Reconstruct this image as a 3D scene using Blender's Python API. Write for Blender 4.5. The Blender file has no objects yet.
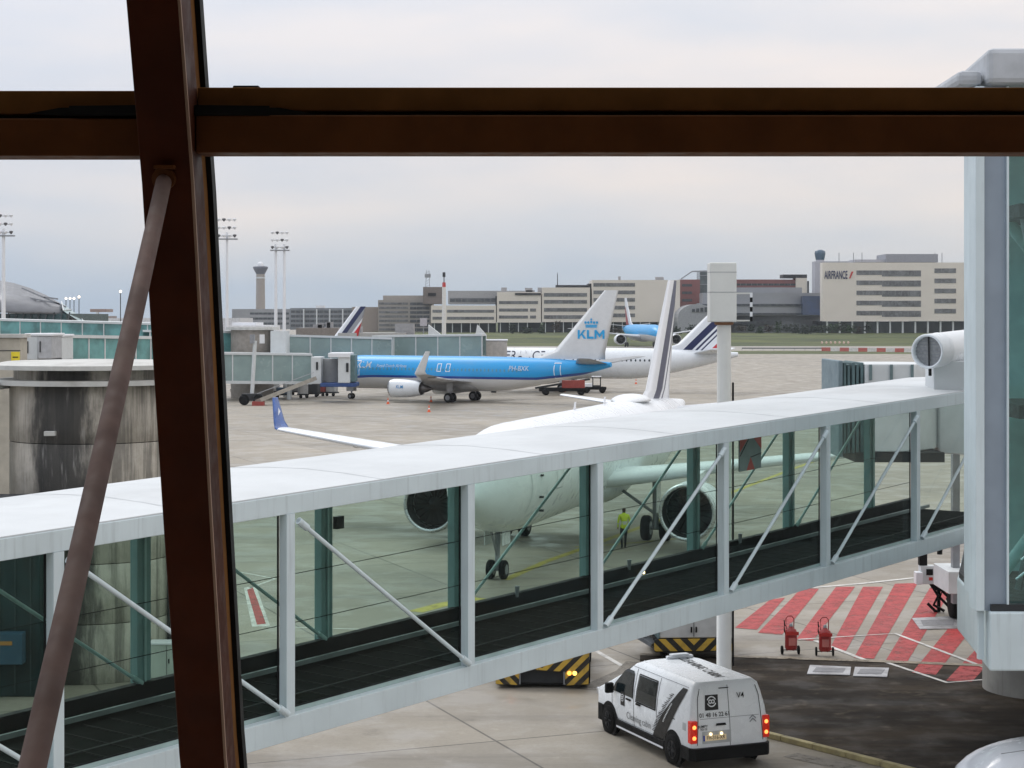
import bpy, bmesh, math, random
from mathutils import Vector, Matrix
R = math.radians
random.seed(7)
S = bpy.context.scene
COL = S.collection

# ---------------------------------------------------------------- camera, light, exposure
F = 1850.0; HZ = 318.0; CH = 9.75          # focal length in pixels, horizon row, camera height
cam = bpy.data.cameras.new('camera'); cam.lens = F * 36 / 1024; cam.sensor_width = 36
cam.shift_y = (HZ - 384) / 1024; cam.clip_start = 0.05; cam.clip_end = 9000
camo = bpy.data.objects.new('camera', cam); COL.objects.link(camo)
camo.location = (0, 0, CH); camo.rotation_euler = (R(90), 0, 0)
S.camera = camo
S.view_settings.view_transform = 'Standard'; S.view_settings.look = 'None'
S.view_settings.exposure = 0.30; S.view_settings.gamma = 1
S.view_settings.use_curve_mapping = False
S.render.engine = 'CYCLES'
try:
    S.cycles.transparent_max_bounces = 32; S.cycles.max_bounces = 8
    S.cycles.use_denoising = True; S.cycles.volume_bounces = 0
except Exception: pass

HAZE = True
SUN_EL, SUN_AZ = R(48), R(-35)             # azimuth from +Y towards +X
W = bpy.data.worlds.new('World'); S.world = W; W.use_nodes = True
wt = W.node_tree; wt.nodes.clear()
wo = wt.nodes.new('ShaderNodeOutputWorld'); bg = wt.nodes.new('ShaderNodeBackground')
sky = wt.nodes.new('ShaderNodeTexSky'); sky.sky_type = 'NISHITA'; sky.sun_disc = False
sky.sun_elevation = SUN_EL; sky.sun_rotation = SUN_AZ; sky.air_density = 1.5; sky.dust_density = 3
tc = wt.nodes.new('ShaderNodeTexCoord'); sp = wt.nodes.new('ShaderNodeSeparateXYZ')
mp = wt.nodes.new('ShaderNodeMapping'); mp.inputs['Scale'].default_value = (1.0, 1.0, 4.5)
nz = wt.nodes.new('ShaderNodeTexNoise'); nz.inputs['Scale'].default_value = 4.2; nz.inputs['Detail'].default_value = 6; nz.inputs['Roughness'].default_value = 0.5
wt.links.new(tc.outputs['Generated'], mp.inputs[0]); wt.links.new(mp.outputs[0], nz.inputs['Vector'])
wt.links.new(tc.outputs['Generated'], sp.inputs[0])
grad = wt.nodes.new('ShaderNodeValToRGB')  # overcast luminance by height above the horizon
wt.links.new(sp.outputs['Z'], grad.inputs[0])
e = grad.color_ramp.elements
e[0].position = 0.0; e[0].color = (5.1, 5.75, 6.4, 1)
e[1].position = 1.0; e[1].color = (13.5, 13.5, 13.7, 1)
for p_, c_ in ((0.018, (5.5, 6.05, 6.6, 1)), (0.055, (7.6, 7.35, 7.3, 1)), (0.10, (7.5, 7.35, 7.6, 1)), (0.17, (8.2, 8.05, 8.3, 1)), (0.45, (11.0, 11.0, 11.2, 1))):
    q_ = e.new(p_); q_.color = c_
cl = wt.nodes.new('ShaderNodeValToRGB')    # soft cloud patches, pinkish to bluish
wt.links.new(nz.outputs['Fac'], cl.inputs[0])
e = cl.color_ramp.elements
e[0].position = 0.36; e[0].color = (0.86, 0.925, 1.0, 1); e[1].position = 0.64; e[1].color = (1.09, 1.05, 1.02, 1)
mu = wt.nodes.new('ShaderNodeMix'); mu.data_type = 'RGBA'; mu.blend_type = 'MULTIPLY'; mu.inputs[0].default_value = 1
wt.links.new(grad.outputs[0], mu.inputs[6]); wt.links.new(cl.outputs[0], mu.inputs[7])
xr = wt.nodes.new('ShaderNodeValToRGB'); xm = wt.nodes.new('ShaderNodeMath'); xm.operation = 'MULTIPLY_ADD'; xm.inputs[1].default_value = 1.6; xm.inputs[2].default_value = 0.5
wt.links.new(sp.outputs['X'], xm.inputs[0]); wt.links.new(xm.outputs[0], xr.inputs[0])
e = xr.color_ramp.elements; e[0].color = (0.90, 0.95, 1.02, 1); e[1].color = (1.06, 1.025, 0.99, 1)
mu2 = wt.nodes.new('ShaderNodeMix'); mu2.data_type = 'RGBA'; mu2.blend_type = 'MULTIPLY'; mu2.inputs[0].default_value = 1
wt.links.new(mu.outputs[2], mu2.inputs[6]); wt.links.new(xr.outputs[0], mu2.inputs[7]); mu = mu2
mx = wt.nodes.new('ShaderNodeMix'); mx.data_type = 'RGBA'; mx.inputs[0].default_value = 0.92
wt.links.new(sky.outputs[0], mx.inputs[6]); wt.links.new(mu.outputs[2], mx.inputs[7])
wt.links.new(mx.outputs[2], bg.inputs['Color']); bg.inputs['Strength'].default_value = 0.088
wt.links.new(bg.outputs[0], wo.inputs['Surface'])
sl = bpy.data.lights.new('sun', 'SUN'); sl.energy = 0.9; sl.angle = R(25); sl.color = (1, 0.96, 0.9)
so = bpy.data.objects.new('sun', sl); COL.objects.link(so)
sd = Vector((math.sin(SUN_AZ) * math.cos(SUN_EL), math.cos(SUN_AZ) * math.cos(SUN_EL), math.sin(SUN_EL)))
so.rotation_euler = sd.to_track_quat('Z', 'Y').to_euler(); so.location = (0, 0, 60)

# ---------------------------------------------------------------- helpers
def g(x, y, z=0.0):                        # where the view ray through a pixel meets height z
    Y = (CH - z) * F / (y - HZ); return ((x - 512) * Y / F, Y)
def P(x, y, Y): return Vector(((x - 512) * Y / F, Y, CH - (y - HZ) * Y / F))
def lin(c):
    c = c / 255.0
    return c / 12.92 if c <= 0.04045 else ((c + 0.055) / 1.055) ** 2.4
def rgb(r, g_, b): return (lin(r), lin(g_), lin(b), 1)

MATS = {}
class NT:
    def __init__(s, name):
        m = bpy.data.materials.new(name); m.use_nodes = True; s.m = m; s.t = m.node_tree
        s.b = s.t.nodes['Principled BSDF']; s.o = s.t.nodes['Material Output']
    def n(s, kind, **kw):
        q = s.t.nodes.new(kind)
        for k, v in kw.items(): setattr(q, k, v)
        return q
    def l(s, a, b): s.t.links.new(a, b)
    def math(s, op, a, b=None, c=None):
        q = s.t.nodes.new('ShaderNodeMath'); q.operation = op
        for i, v in enumerate((a, b, c)):
            if v is None: continue
            if isinstance(v, (int, float)): q.inputs[i].default_value = v
            else: s.l(v, q.inputs[i])
        return q.outputs[0]
    def mix(s, fac, a, b, blend='MIX'):
        q = s.t.nodes.new('ShaderNodeMix'); q.data_type = 'RGBA'; q.blend_type = blend
        for i, v in ((0, fac), (6, a), (7, b)):
            if isinstance(v, (int, float)): q.inputs[i].default_value = v
            elif isinstance(v, tuple): q.inputs[i].default_value = v
            else: s.l(v, q.inputs[i])
        return q.outputs[2]
    def noise(s, vec, scale, detail=5, rough=0.55, sc=(1, 1, 1)):
        mp = s.n('ShaderNodeMapping'); mp.inputs['Scale'].default_value = sc; s.l(vec, mp.inputs[0])
        q = s.n('ShaderNodeTexNoise'); q.inputs['Scale'].default_value = scale; q.inputs['Detail'].default_value = detail
        q.inputs['Roughness'].default_value = rough; s.l(mp.outputs[0], q.inputs['Vector']); return q.outputs['Fac']
    def ramp(s, fac, a, b, p0=0.35, p1=0.65):
        q = s.n('ShaderNodeMapRange'); q.interpolation_type = 'SMOOTHSTEP'; s.l(fac, q.inputs[0])
        q.inputs[1].default_value = p0; q.inputs[2].default_value = p1; q.inputs[3].default_value = a; q.inputs[4].default_value = b
        return q.outputs[0]
    def pos(s): return s.n('ShaderNodeTexCoord').outputs['Object']
    def world(s): return s.n('ShaderNodeNewGeometry').outputs['Position']
    def xyz(s, v):
        q = s.n('ShaderNodeSeparateXYZ'); s.l(v, q.inputs[0]); return q.outputs

def mat(name, col, rough=0.6, metal=0.0, var=0.12, scale=2.0, dirt=0.0, streak=0.0, bump=0.0, spec=0.5, emit=None):
    if name in MATS: return MATS[name]
    t = NT(name); v = t.world()
    a = tuple(c * (1 - var) for c in col[:3]) + (1,); b = tuple(min(1, c * (1 + var)) for c in col[:3]) + (1,)
    c = t.mix(t.ramp(t.noise(v, scale), 0, 1, 0.3, 0.7), a, b)
    if dirt:
        d = t.ramp(t.noise(v, scale * 0.35, 8, 0.7), 0, dirt, 0.48, 0.75)
        c = t.mix(d, c, tuple(k * 0.35 for k in (0.5, 0.45, 0.38)) + (1,))
    if streak:
        d = t.ramp(t.noise(v, 3.5, 6, 0.6, (3, 3, 0.18)), 0, streak, 0.5, 0.78)
        c = t.mix(d, c, tuple(k * 0.35 for k in col[:3]) + (1,))
    t.l(c, t.b.inputs['Base Color'])
    rr = t.ramp(t.noise(v, scale * 3), max(0.03, rough - 0.1), min(1, rough + 0.1), 0.3, 0.7); t.l(rr, t.b.inputs['Roughness'])
    t.b.inputs['Metallic'].default_value = metal; t.b.inputs['Specular IOR Level'].default_value = spec
    if bump:
        q = t.n('ShaderNodeBump'); q.inputs['Strength'].default_value = bump; q.inputs['Distance'].default_value = 0.02
        t.l(t.noise(v, scale * 8, 6), q.inputs['Height']); t.l(q.outputs[0], t.b.inputs['Normal'])
    if emit:
        t.b.inputs['Emission Color'].default_value = emit[0]; t.b.inputs['Emission Strength'].default_value = emit[1]
    MATS[name] = t.m; return t.m

def glass(name, tint, refl=0.05, grime=0.0):
    t = NT(name); t.t.nodes.remove(t.b)
    tr = t.n('ShaderNodeBsdfTransparent'); tr.inputs[0].default_value = tint + (1,)
    gl = t.n('ShaderNodeBsdfGlossy'); gl.inputs['Roughness'].default_value = 0.03; gl.inputs[0].default_value = (0.9, 0.95, 0.95, 1)
    lw = t.n('ShaderNodeLayerWeight'); lw.inputs[0].default_value = 0.5
    f = t.math('ADD', refl * 0.5, t.math('MULTIPLY', t.math('POWER', lw.outputs['Facing'], 5.0), 0.45))
    ms = t.n('ShaderNodeMixShader'); t.l(f, ms.inputs[0]); t.l(tr.outputs[0], ms.inputs[1]); t.l(gl.outputs[0], ms.inputs[2])
    last = ms.outputs[0]
    if grime:
        df = t.n('ShaderNodeBsdfDiffuse'); df.inputs[0].default_value = (0.6, 0.6, 0.58, 1)
        tl = t.n('ShaderNodeBsdfTranslucent'); tl.inputs[0].default_value = (0.75, 0.73, 0.7, 1)
        ad = t.n('ShaderNodeMixShader'); ad.inputs[0].default_value = 0.7; t.l(df.outputs[0], ad.inputs[1]); t.l(tl.outputs[0], ad.inputs[2])
        gf = t.ramp(t.noise(t.world(), 5, 8, 0.7), grime * 0.2, grime, 0.35, 0.75)
        m2 = t.n('ShaderNodeMixShader'); t.l(gf, m2.inputs[0]); t.l(last, m2.inputs[1]); t.l(ad.outputs[0], m2.inputs[2]); last = m2.outputs[0]
    t.l(last, t.o.inputs['Surface']); return t.m

def tag(o, label=None, cat=None, group=None, kind=None):
    for k, v in (('label', label), ('category', cat), ('group', group), ('kind', kind)):
        if v: o[k] = v
    return o
def thing(name, label, cat, loc=(0, 0, 0), rz=0.0, group=None):
    o = bpy.data.objects.new(name, None); COL.objects.link(o); o.empty_display_size = 0.5
    o.location = loc; o.rotation_euler = (0, 0, rz); return tag(o, label, cat, group)
def rootof(o):
    while o.parent: o = o.parent
    return o

class MB:
    """collects vertices and faces, builds one mesh object"""
    def __init__(s): s.v = []; s.f = []; s.sm = []
    def add(s, vs, fs, smooth=False):
        n = len(s.v); s.v += [tuple(v) for v in vs]; s.f += [tuple(i + n for i in f) for f in fs]; s.sm += [smooth] * len(fs); return s
    def box(s, x0, x1, y0, y1, z0, z1, m=None):
        vs = [Vector((x, y, z)) for x in (x0, x1) for y in (y0, y1) for z in (z0, z1)]
        if m: vs = [m @ v for v in vs]
        return s.add(vs, [(0, 1, 3, 2), (4, 6, 7, 5), (0, 4, 5, 1), (2, 3, 7, 6), (0, 2, 6, 4), (1, 5, 7, 3)])
    def bar(s, p0, p1, w, h, side=None):     # w along side, h along up
        p0 = Vector(p0); p1 = Vector(p1); d = (p1 - p0).normalized()
        a = Vector(side).normalized() if side is not None else d.cross(Vector((0, 0, 1)))
        if a.length < 1e-4: a = Vector((1, 0, 0))
        a = (a - a.dot(d) * d).normalized(); u = a.cross(d).normalized()
        vs = [p + a * (i * w / 2) + u * (j * h / 2) for p in (p0, p1) for i, j in ((-1, -1), (1, -1), (1, 1), (-1, 1))]
        return s.add(vs, [(0, 1, 2, 3), (7, 6, 5, 4), (0, 4, 5, 1), (1, 5, 6, 2), (2, 6, 7, 3), (3, 7, 4, 0)])
    def loft(s, rings, caps=True, smooth=True, closed=True):
        n = len(rings[0]); vs = [v for r in rings for v in r]; fs = []
        for i in range(len(rings) - 1):
            for j in range(n if closed else n - 1):
                k = (j + 1) % n; fs.append((i * n + j, i * n + k, (i + 1) * n + k, (i + 1) * n + j))
        s.add(vs, fs, smooth)
        if caps:
            s.add(rings[0], [tuple(range(n))[::-1]]); s.add(rings[-1], [tuple(range(n))])
        return s
    def tube(s, pts, r, n=10, caps=True):
        pts = [Vector(p) for p in pts]; rr = r if isinstance(r, (list, tuple)) else [r] * len(pts); rings = []
        up = Vector((0, 0, 1))
        for i, p in enumerate(pts):
            d = (pts[min(i + 1, len(pts) - 1)] - pts[max(i - 1, 0)]).normalized()
            a = d.cross(up)
            if a.length < 0.05: a = d.cross(Vector((1, 0, 0)))
            a.normalize(); b = d.cross(a)
            rings.append([p + (a * math.cos(2 * math.pi * k / n) + b * math.sin(2 * math.pi * k / n)) * rr[i] for k in range(n)])
        return s.loft(rings, caps)
    def lathe(s, prof, c=(0, 0, 0), axis='Z', n=32, caps=True, smooth=True):   # prof: (radius, height)
        rings = []
        for r, h in prof:
            ring = []
            for k in range(n):
                a = 2 * math.pi * k / n; u, v = r * math.cos(a), r * math.sin(a)
                q = {'Z': (u, v, h), 'X': (h, u, v), 'Y': (u, h, v)}[axis]
                ring.append(Vector(q) + Vector(c))
            rings.append(ring)
        return s.loft(rings, caps, smooth)
    def prism(s, poly, z0, z1, m=None):      # horizontal outline with height
        n = len(poly); vs = [Vector((p[0], p[1], z)) for z in (z0, z1) for p in poly]
        if m: vs = [m @ v for v in vs]
        return s.add(vs, [tuple(range(n))[::-1], tuple(range(n, 2 * n))] + [(i, (i + 1) % n, n + (i + 1) % n, n + i) for i in range(n)])
    def sheet(s, poly, z): return s.add([(p[0], p[1], z) for p in poly], [tuple(range(len(poly)))])
    def build(s, name, m, parent=None, bevel=0.0, local=False, subd=0):
        me = bpy.data.meshes.new(name); off = Vector((0, 0, 0))
        if parent and not local: off = rootof(parent).location
        me.from_pydata([tuple(Vector(v) - off) for v in s.v], [], s.f)
        me.polygons.foreach_set('use_smooth', s.sm)
        bm = bmesh.new(); bm.from_mesh(me); bmesh.ops.recalc_face_normals(bm, faces=bm.faces); bm.to_mesh(me); bm.free()
        me.materials.append(m)
        o = bpy.data.objects.new(name, me); COL.objects.link(o)
        if parent: o.parent = parent
        if bevel:
            b = o.modifiers.new('bevel', 'BEVEL'); b.width = bevel; b.segments = 2; b.limit_method = 'ANGLE'; b.angle_limit = R(40)
        if subd:
            b = o.modifiers.new('sub', 'SUBSURF'); b.levels = subd; b.render_levels = subd
        return o

def text_raw(txt, size, bold=0.02, width=None):
    c = bpy.data.curves.new('lettering', 'FONT'); c.body = txt; c.size = size; c.offset = bold * size * 0.35; c.align_x = 'CENTER'; c.align_y = 'CENTER'
    c.resolution_u = 3; c.extrude = 0.004 * size if size < 1 else 0.004
    o = bpy.data.objects.new('lettering', c); COL.objects.link(o); dg = bpy.context.evaluated_depsgraph_get()
    dg.update(); me = bpy.data.meshes.new_from_object(o.evaluated_get(dg)); bpy.data.objects.remove(o)
    if width:
        xs = [v.co.x for v in me.vertices]; k = width / (max(xs) - min(xs))
        for v in me.vertices: v.co.x *= k
    return me
def text(name, txt, size, loc, xd, ud, m, parent, bold=0.02, width=None, local=False, fn=None):
    me = text_raw(txt, size, bold, width); xd = Vector(xd).normalized(); ud = Vector(ud).normalized(); nd = xd.cross(ud)
    off = Vector((0, 0, 0)) if local else rootof(parent).location
    for v in me.vertices:
        p = Vector(loc) + xd * v.co.x + ud * v.co.y + nd * v.co.z
        if fn: p = fn(p, v.co.z)
        v.co = p - off
    me.materials.append(m); me.name = name
    o = bpy.data.objects.new(name, me); COL.objects.link(o); o.parent = parent; return o
def copy_tree(o, parent=None, depth=0):
    c = o.copy(); COL.objects.link(c); c.parent = parent
    for ch in [k for k in COL.objects if k.parent == o]: copy_tree(ch, c)
    return c

# ---------------------------------------------------------------- materials
WHITE = mat('white paint', rgb(226, 228, 232), 0.4, var=0.03, scale=0.7)
BRIDGEPAINT = mat('pale steel paint', (0.58, 0.665, 0.70, 1), 0.5, var=0.06, scale=0.8, streak=0.28)
ROOFWHITE = mat('white roof membrane', (0.56, 0.585, 0.60, 1), 0.6, var=0.06, scale=0.5, dirt=0.22)
GREENSTEEL = mat('green grey interior steel', (0.17, 0.30, 0.30, 1), 0.5, var=0.08)
BLACK = mat('black', (0.004, 0.0045, 0.005, 1), 0.6, spec=0.2)
RUBBER = mat('black rubber', (0.008, 0.008, 0.008, 1), 0.85, spec=0.15)
DARK = mat('dark grey metal', (0.03, 0.032, 0.035, 1), 0.6, spec=0.25)
GREY = mat('grey metal', (0.28, 0.29, 0.31, 1), 0.45, 0.3)
SILVER = mat('bare aluminium', (0.55, 0.56, 0.58, 1), 0.3, 0.8)
RED = mat('red paint', (0.5, 0.03, 0.025, 1), 0.4)
YELLOW = mat('yellow paint', (0.62, 0.40, 0.04, 1), 0.5, dirt=0.3)
ORANGE = mat('orange plastic', (0.75, 0.12, 0.03, 1), 0.5)
NAVY = mat('navy paint', (0.012, 0.02, 0.08, 1), 0.35)
KBLUE = mat('sky blue paint', (0.01, 0.36, 0.72, 1), 0.3, var=0.04)
GLASSDARK = mat('dark window glass', (0.02, 0.03, 0.035, 1), 0.08, var=0.1, spec=0.8)
BRIDGEGLASS = glass('green tinted pane', (0.850, 0.910, 0.882), 0.012)
ROOMGLASS = glass('terminal pane', (0.985, 0.985, 0.98), 0.006, 0.003)
TEALGLASS = glass('teal pane', (0.72, 0.90, 0.88), 0.10)
LAMP = mat('warm lamp', (1, 0.8, 0.5, 1), emit=((1, 0.72, 0.35, 1), 6))
# ---------------------------------------------------------------- the ground
def apron_material(name, base, dark=0.5):
    t = NT(name); v = t.world()
    c = t.mix(t.ramp(t.noise(v, 0.09, 8, 0.6), 0, 1, 0.3, 0.7), tuple(k * 0.84 for k in base) + (1,), tuple(k * 1.1 for k in base) + (1,))
    rot = t.n('ShaderNodeMapping'); rot.inputs['Rotation'].default_value = (0, 0, R(-22)); rot.inputs['Location'].default_value = (-0.63, -2.17, 0); t.l(v, rot.inputs[0])
    br = t.n('ShaderNodeTexBrick'); br.offset = 0.0; br.inputs['Scale'].default_value = 1.0
    br.inputs['Brick Width'].default_value = 7.5; br.inputs['Row Height'].default_value = 7.5
    br.inputs['Mortar Size'].default_value = 0.035; br.inputs['Mortar Smooth'].default_value = 0.2
    br.inputs['Color1'].default_value = (0.90, 0.90, 0.90, 1); br.inputs['Color2'].default_value = (1.06, 1.05, 1.03, 1); br.inputs['Mortar'].default_value = (0.28, 0.27, 0.26, 1)
    t.l(rot.outputs[0], br.inputs['Vector']); c = t.mix(1.0, c, br.outputs['Color'], 'MULTIPLY')
    # rubber and oil marks: long soft streaks across the slabs, small blotches, fine grain
    s1 = t.ramp(t.noise(v, 0.12, 8, 0.66, (0.35, 3.2, 1)), 0, 0.55 * dark * 2, 0.50, 0.72)
    c = t.mix(s1, c, (0.085, 0.075, 0.065, 1))
    s2 = t.ramp(t.noise(v, 0.7, 7, 0.72), 0, 0.6, 0.57, 0.78); c = t.mix(s2, c, (0.10, 0.088, 0.075, 1))
    s4 = t.ramp(t.noise(v, 1.6, 5, 0.6), 0, 0.35, 0.6, 0.75); c = t.mix(s4, c, (0.50, 0.45, 0.38, 1))
    c = t.mix(t.ramp(t.noise(v, 9, 4, 0.7), 0, 0.30, 0.4, 0.7), c, tuple(k * 0.6 for k in base) + (1,))
    t.l(c, t.b.inputs['Base Color'])
    t.l(t.ramp(t.noise(v, 0.5, 6), 0.36, 0.75, 0.35, 0.6), t.b.inputs['Roughness']); t.b.inputs['Specular IOR Level'].default_value = 0.7
    b = t.n('ShaderNodeBump'); b.inputs['Strength'].default_value = 0.25; b.inputs['Distance'].default_value = 0.01
    t.l(t.noise(v, 25, 4), b.inputs['Height']); t.l(b.outputs[0], t.b.inputs['Normal']); return t.m
CONCRETE = apron_material('apron concrete', (0.295, 0.263, 0.214))
def asphalt_material():
    t = NT('old asphalt'); v = t.world()
    c = t.mix(t.ramp(t.noise(v, 0.5, 9, 0.7, (0.35, 1.3, 1)), 0, 1, 0.38, 0.66), (0.020, 0.016, 0.012, 1), (0.062, 0.046, 0.031, 1))
    c = t.mix(t.ramp(t.noise(v, 1.3, 6, 0.65), 0, 0.6, 0.55, 0.72), c, (0.17, 0.14, 0.105, 1))
    c = t.mix(t.ramp(t.noise(v, 14, 3, 0.6), 0, 0.5, 0.45, 0.7), c, (0.035, 0.03, 0.026, 1))
    t.l(c, t.b.inputs['Base Color']); t.l(t.ramp(t.noise(v, 0.8, 5), 0.6, 0.95, 0.35, 0.6), t.b.inputs['Roughness']); t.b.inputs['Specular IOR Level'].default_value = 0.15
    b = t.n('ShaderNodeBump'); b.inputs['Strength'].default_value = 0.4; b.inputs['Distance'].default_value = 0.01
    t.l(t.noise(v, 30, 4), b.inputs['Height']); t.l(b.outputs[0], t.b.inputs['Normal']); return t.m
ASPHALT = asphalt_material()
def paint(name, col, wear=0.5):           # road paint worn through by see-through patches
    t = NT(name); v = t.world(); t.b.inputs['Roughness'].default_value = 0.6
    c = t.mix(t.ramp(t.noise(v, 1.2, 6, 0.7), 0, 1, 0.3, 0.7), tuple(k * 0.72 for k in col) + (1,), tuple(col) + (1,))
    c = t.mix(t.ramp(t.noise(v, 0.4, 6, 0.7), 0, 0.5, 0.45, 0.7), c, tuple(0.75 * k + 0.04 for k in col) + (1,))
    t.l(c, t.b.inputs['Base Color'])
    a = t.ramp(t.noise(v, 2.2, 10, 0.85), 1.0, 1.0 - wear, 0.46, 0.66); t.l(a, t.b.inputs['Alpha']); return t.m
REDPAINT = paint('worn red paint', (0.46, 0.035, 0.035), 0.75)
WHITEPAINT = paint('worn white paint', (0.72, 0.70, 0.66), 0.6)
YELLOWPAINT = paint('worn yellow paint', (0.55, 0.46, 0.08), 0.7)
def grass_material():
    t = NT('airfield grass'); v = t.world()
    c = t.mix(t.ramp(t.noise(v, 0.05, 8, 0.7, (0.4, 1.5, 1)), 0, 1, 0.35, 0.65), (0.028, 0.045, 0.010, 1), (0.10, 0.115, 0.025, 1))
    c = t.mix(t.ramp(t.noise(v, 0.35, 6, 0.7), 0, 0.5, 0.5, 0.7), c, (0.10, 0.09, 0.045, 1))
    t.l(c, t.b.inputs['Base Color']); t.b.inputs['Roughness'].default_value = 0.9; return t.m
GRASS = grass_material()
st = lambda o: tag(o, kind='structure')
st(MB().sheet([(-4000, -200), (4000, -200), (4000, 8000), (-4000, 8000)], 0).build('apron', CONCRETE))
# grass strips, taxiway and the rising ground that carries the far buildings
def strip(name, y0, y1, m, z, x0=-50, x1=700):
    st(MB().sheet([(x0, y0), (x1, y0 + 10), (x1, y1 + 10), (x0, y1)], z).build(name, m))
strip('grass_verge', 500, 548, GRASS, 0.004, 45, 900)
TAXI = mat('taxiway asphalt', (0.30, 0.28, 0.25, 1), 0.8, var=0.15, scale=0.02)
strip('taxiway', 560, 640, TAXI, 0.008, -400, 900)
bank = MB(); prof = [(640, 0.012), (672, 1.0), (705, 2.9), (740, 3.6), (820, 3.7), (2600, 3.9)]
for i in range(len(prof) - 1):
    a, b = prof[i], prof[i + 1]
    bank.add([(-60, a[0], a[1]), (1500, a[0], a[1]), (1500, b[0], b[1]), (-60, b[0], b[1])], [(0, 1, 2, 3)])
st(bank.build('grass_bank', GRASS))
rid = MB(); rr_ = random.Random(2); rings = []
for i in range(121):
    x_ = -1400 + i * 23.3; h_ = 5.5 + 2.5 * math.sin(i * 0.31) + rr_.uniform(-1, 1)
    rings.append([(x_, 2300, 0), (x_, 2303, h_ * 0.8), (x_, 2330, h_), (x_, 2380, h_ * 0.7), (x_, 2390, 0)])
st(rid.loft(rings, True, True, closed=False).build('hills', mat('far woodland', (0.03, 0.045, 0.025, 1), 0.95, var=0.4, scale=0.05)))
# dark asphalt service strip with its kerb line
KA, KB = g(640, 705), g(905, 772)
pl = [KA, KB, (KB[0] + 14, KB[1] - 7), (g(1130, 700)[0] + 4, g(1130, 700)[1]), g(1090, 676), g(984, 666), g(884, 661), g(740, 657), g(640, 655)]
st(MB().sheet(pl, 0.004).build('service_road', ASPHALT))
kd = Vector((KB[0] - KA[0], KB[1] - KA[1], 0)).normalized()
KERB = mat('worn yellow kerb paint', (0.40, 0.34, 0.17, 1), 0.7, var=0.2, scale=3, dirt=0.85)
a = Vector((KA[0], KA[1], 0.065)); k0 = a; n_k = 22
kroot = thing('kerb', 'low dirty yellow kerb between van and dark asphalt', 'kerb', (KA[0], KA[1], 0))
for i in range(n_k):
    MB().bar(a + kd * (i * 1.0), a + kd * (i * 1.0 + 0.985), 0.16, 0.13).build('kerb_stone', KERB, kroot, bevel=0.02)

def line(name, pts, w, m, z=0.008):
    """painted line through ground points"""
    mb = MB(); P2 = [Vector((p[0], p[1], 0)) for p in pts]
    L, Rr = [], []
    for i, p in enumerate(P2):
        d = (P2[min(i + 1, len(P2) - 1)] - P2[max(i - 1, 0)]).normalized(); n = Vector((-d.y, d.x, 0)) * w / 2
        L.append(p + n); Rr.append(p - n)
    for i in range(len(P2) - 1):
        mb.add([(q.x, q.y, z) for q in (L[i], L[i + 1], Rr[i + 1], Rr[i])], [(0, 1, 2, 3)])
    return st(mb.build(name, m))
def px(*a): return [g(x, y) for x, y in a]
# red hatching
hat = [((801, 589), (819, 589), (782, 635), (758, 633)), ((770, 600), (785, 598), (757, 630), (735, 628)), ((836, 587), (855, 587), (813, 641), (796, 640)), ((863, 587), (883, 587), (846, 651), (829, 650)),
       ((895, 584), (918, 583), (874, 659), (854, 658)), ((930, 588), (953, 588), (906, 664), (885, 662)), ((962, 612), (985, 612), (936, 675), (912, 673)), ((985, 640), (1010, 640), (972, 682), (946, 681))]
for q in hat: st(MB().sheet(px(*q), 0.012).build('red_hatching', REDPAINT))
line('painted_line', px((800, 589), (860, 584), (925, 577), (1010, 570)), 0.22, WHITEPAINT, 0.016)
line('painted_line', px((815, 641), (864, 660)), 0.16, WHITEPAINT, 0.016)
line('painted_line', px((884, 662), (947, 683), (1010, 678)), 0.14, WHITEPAINT, 0.016)
line('painted_line', px((798, 640), (895, 634), (985, 668)), 0.14, WHITEPAINT, 0.020)
line('dirt_line', px((640, 655), (740, 657), (884, 662), (984, 666)), 0.35, paint('dried mud', (0.30, 0.25, 0.18), 0.9), 0.024)
line('painted_line', px((596, 651), (622, 666)), 0.16, WHITEPAINT)
line('painted_line', px((505, 580), (545, 562), (590, 546), (660, 520), (720, 497), (790, 470), (900, 430)), 0.35, YELLOWPAINT)
line('painted_line', px((575, 547), (610, 545), (700, 537)), 0.2, YELLOWPAINT, 0.012)
line('painted_line', px((415, 612), (445, 604), (480, 598)), 0.6, YELLOWPAINT)
# stand marker: red bar in a white box and its lead lines, left of the bridge posts
q = g(252, 590); w_ = g(262, 628)
st(MB().sheet(px((244, 588), (256, 586), (270, 626), (252, 627)), 0.008).build('stand_marking', WHITEPAINT))
st(MB().sheet(px((247, 590), (253, 588), (266, 624), (257, 625)), 0.012).build('stand_marking', REDPAINT))
line('painted_line', px((250, 588), (275, 579), (250, 574), (225, 570)), 0.14, WHITEPAINT)
line('painted_line', px((262, 627), (310, 628), (380, 630)), 0.14, WHITEPAINT)
# dark tyre tracks across the stands far out
TYRE = paint('tyre rubber marks', (0.17, 0.145, 0.12), 1.0)
for y0, y1, xa, xb, w in () and ((414, 408, 240, 420, 1.2), (428, 424, 235, 560, 1.6), (444, 436, 240, 400, 0.9), (404, 401, 300, 620, 2)):
    line('tyre_marks', px((xa, y0), ((xa + xb) / 2, (y0 + y1) / 2 - 1), (xb, y1)), w, TYRE, 0.028)
SCUFF = paint('scuffed tyre marks', (0.22, 0.196, 0.16), 1.0)
for pts, w in ((((590, 690), (630, 672), (640, 662)), 0.8), (((790, 755), (850, 768)), 0.5)):
    line('tyre_marks', px(*pts), w, SCUFF, 0.009)
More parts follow.
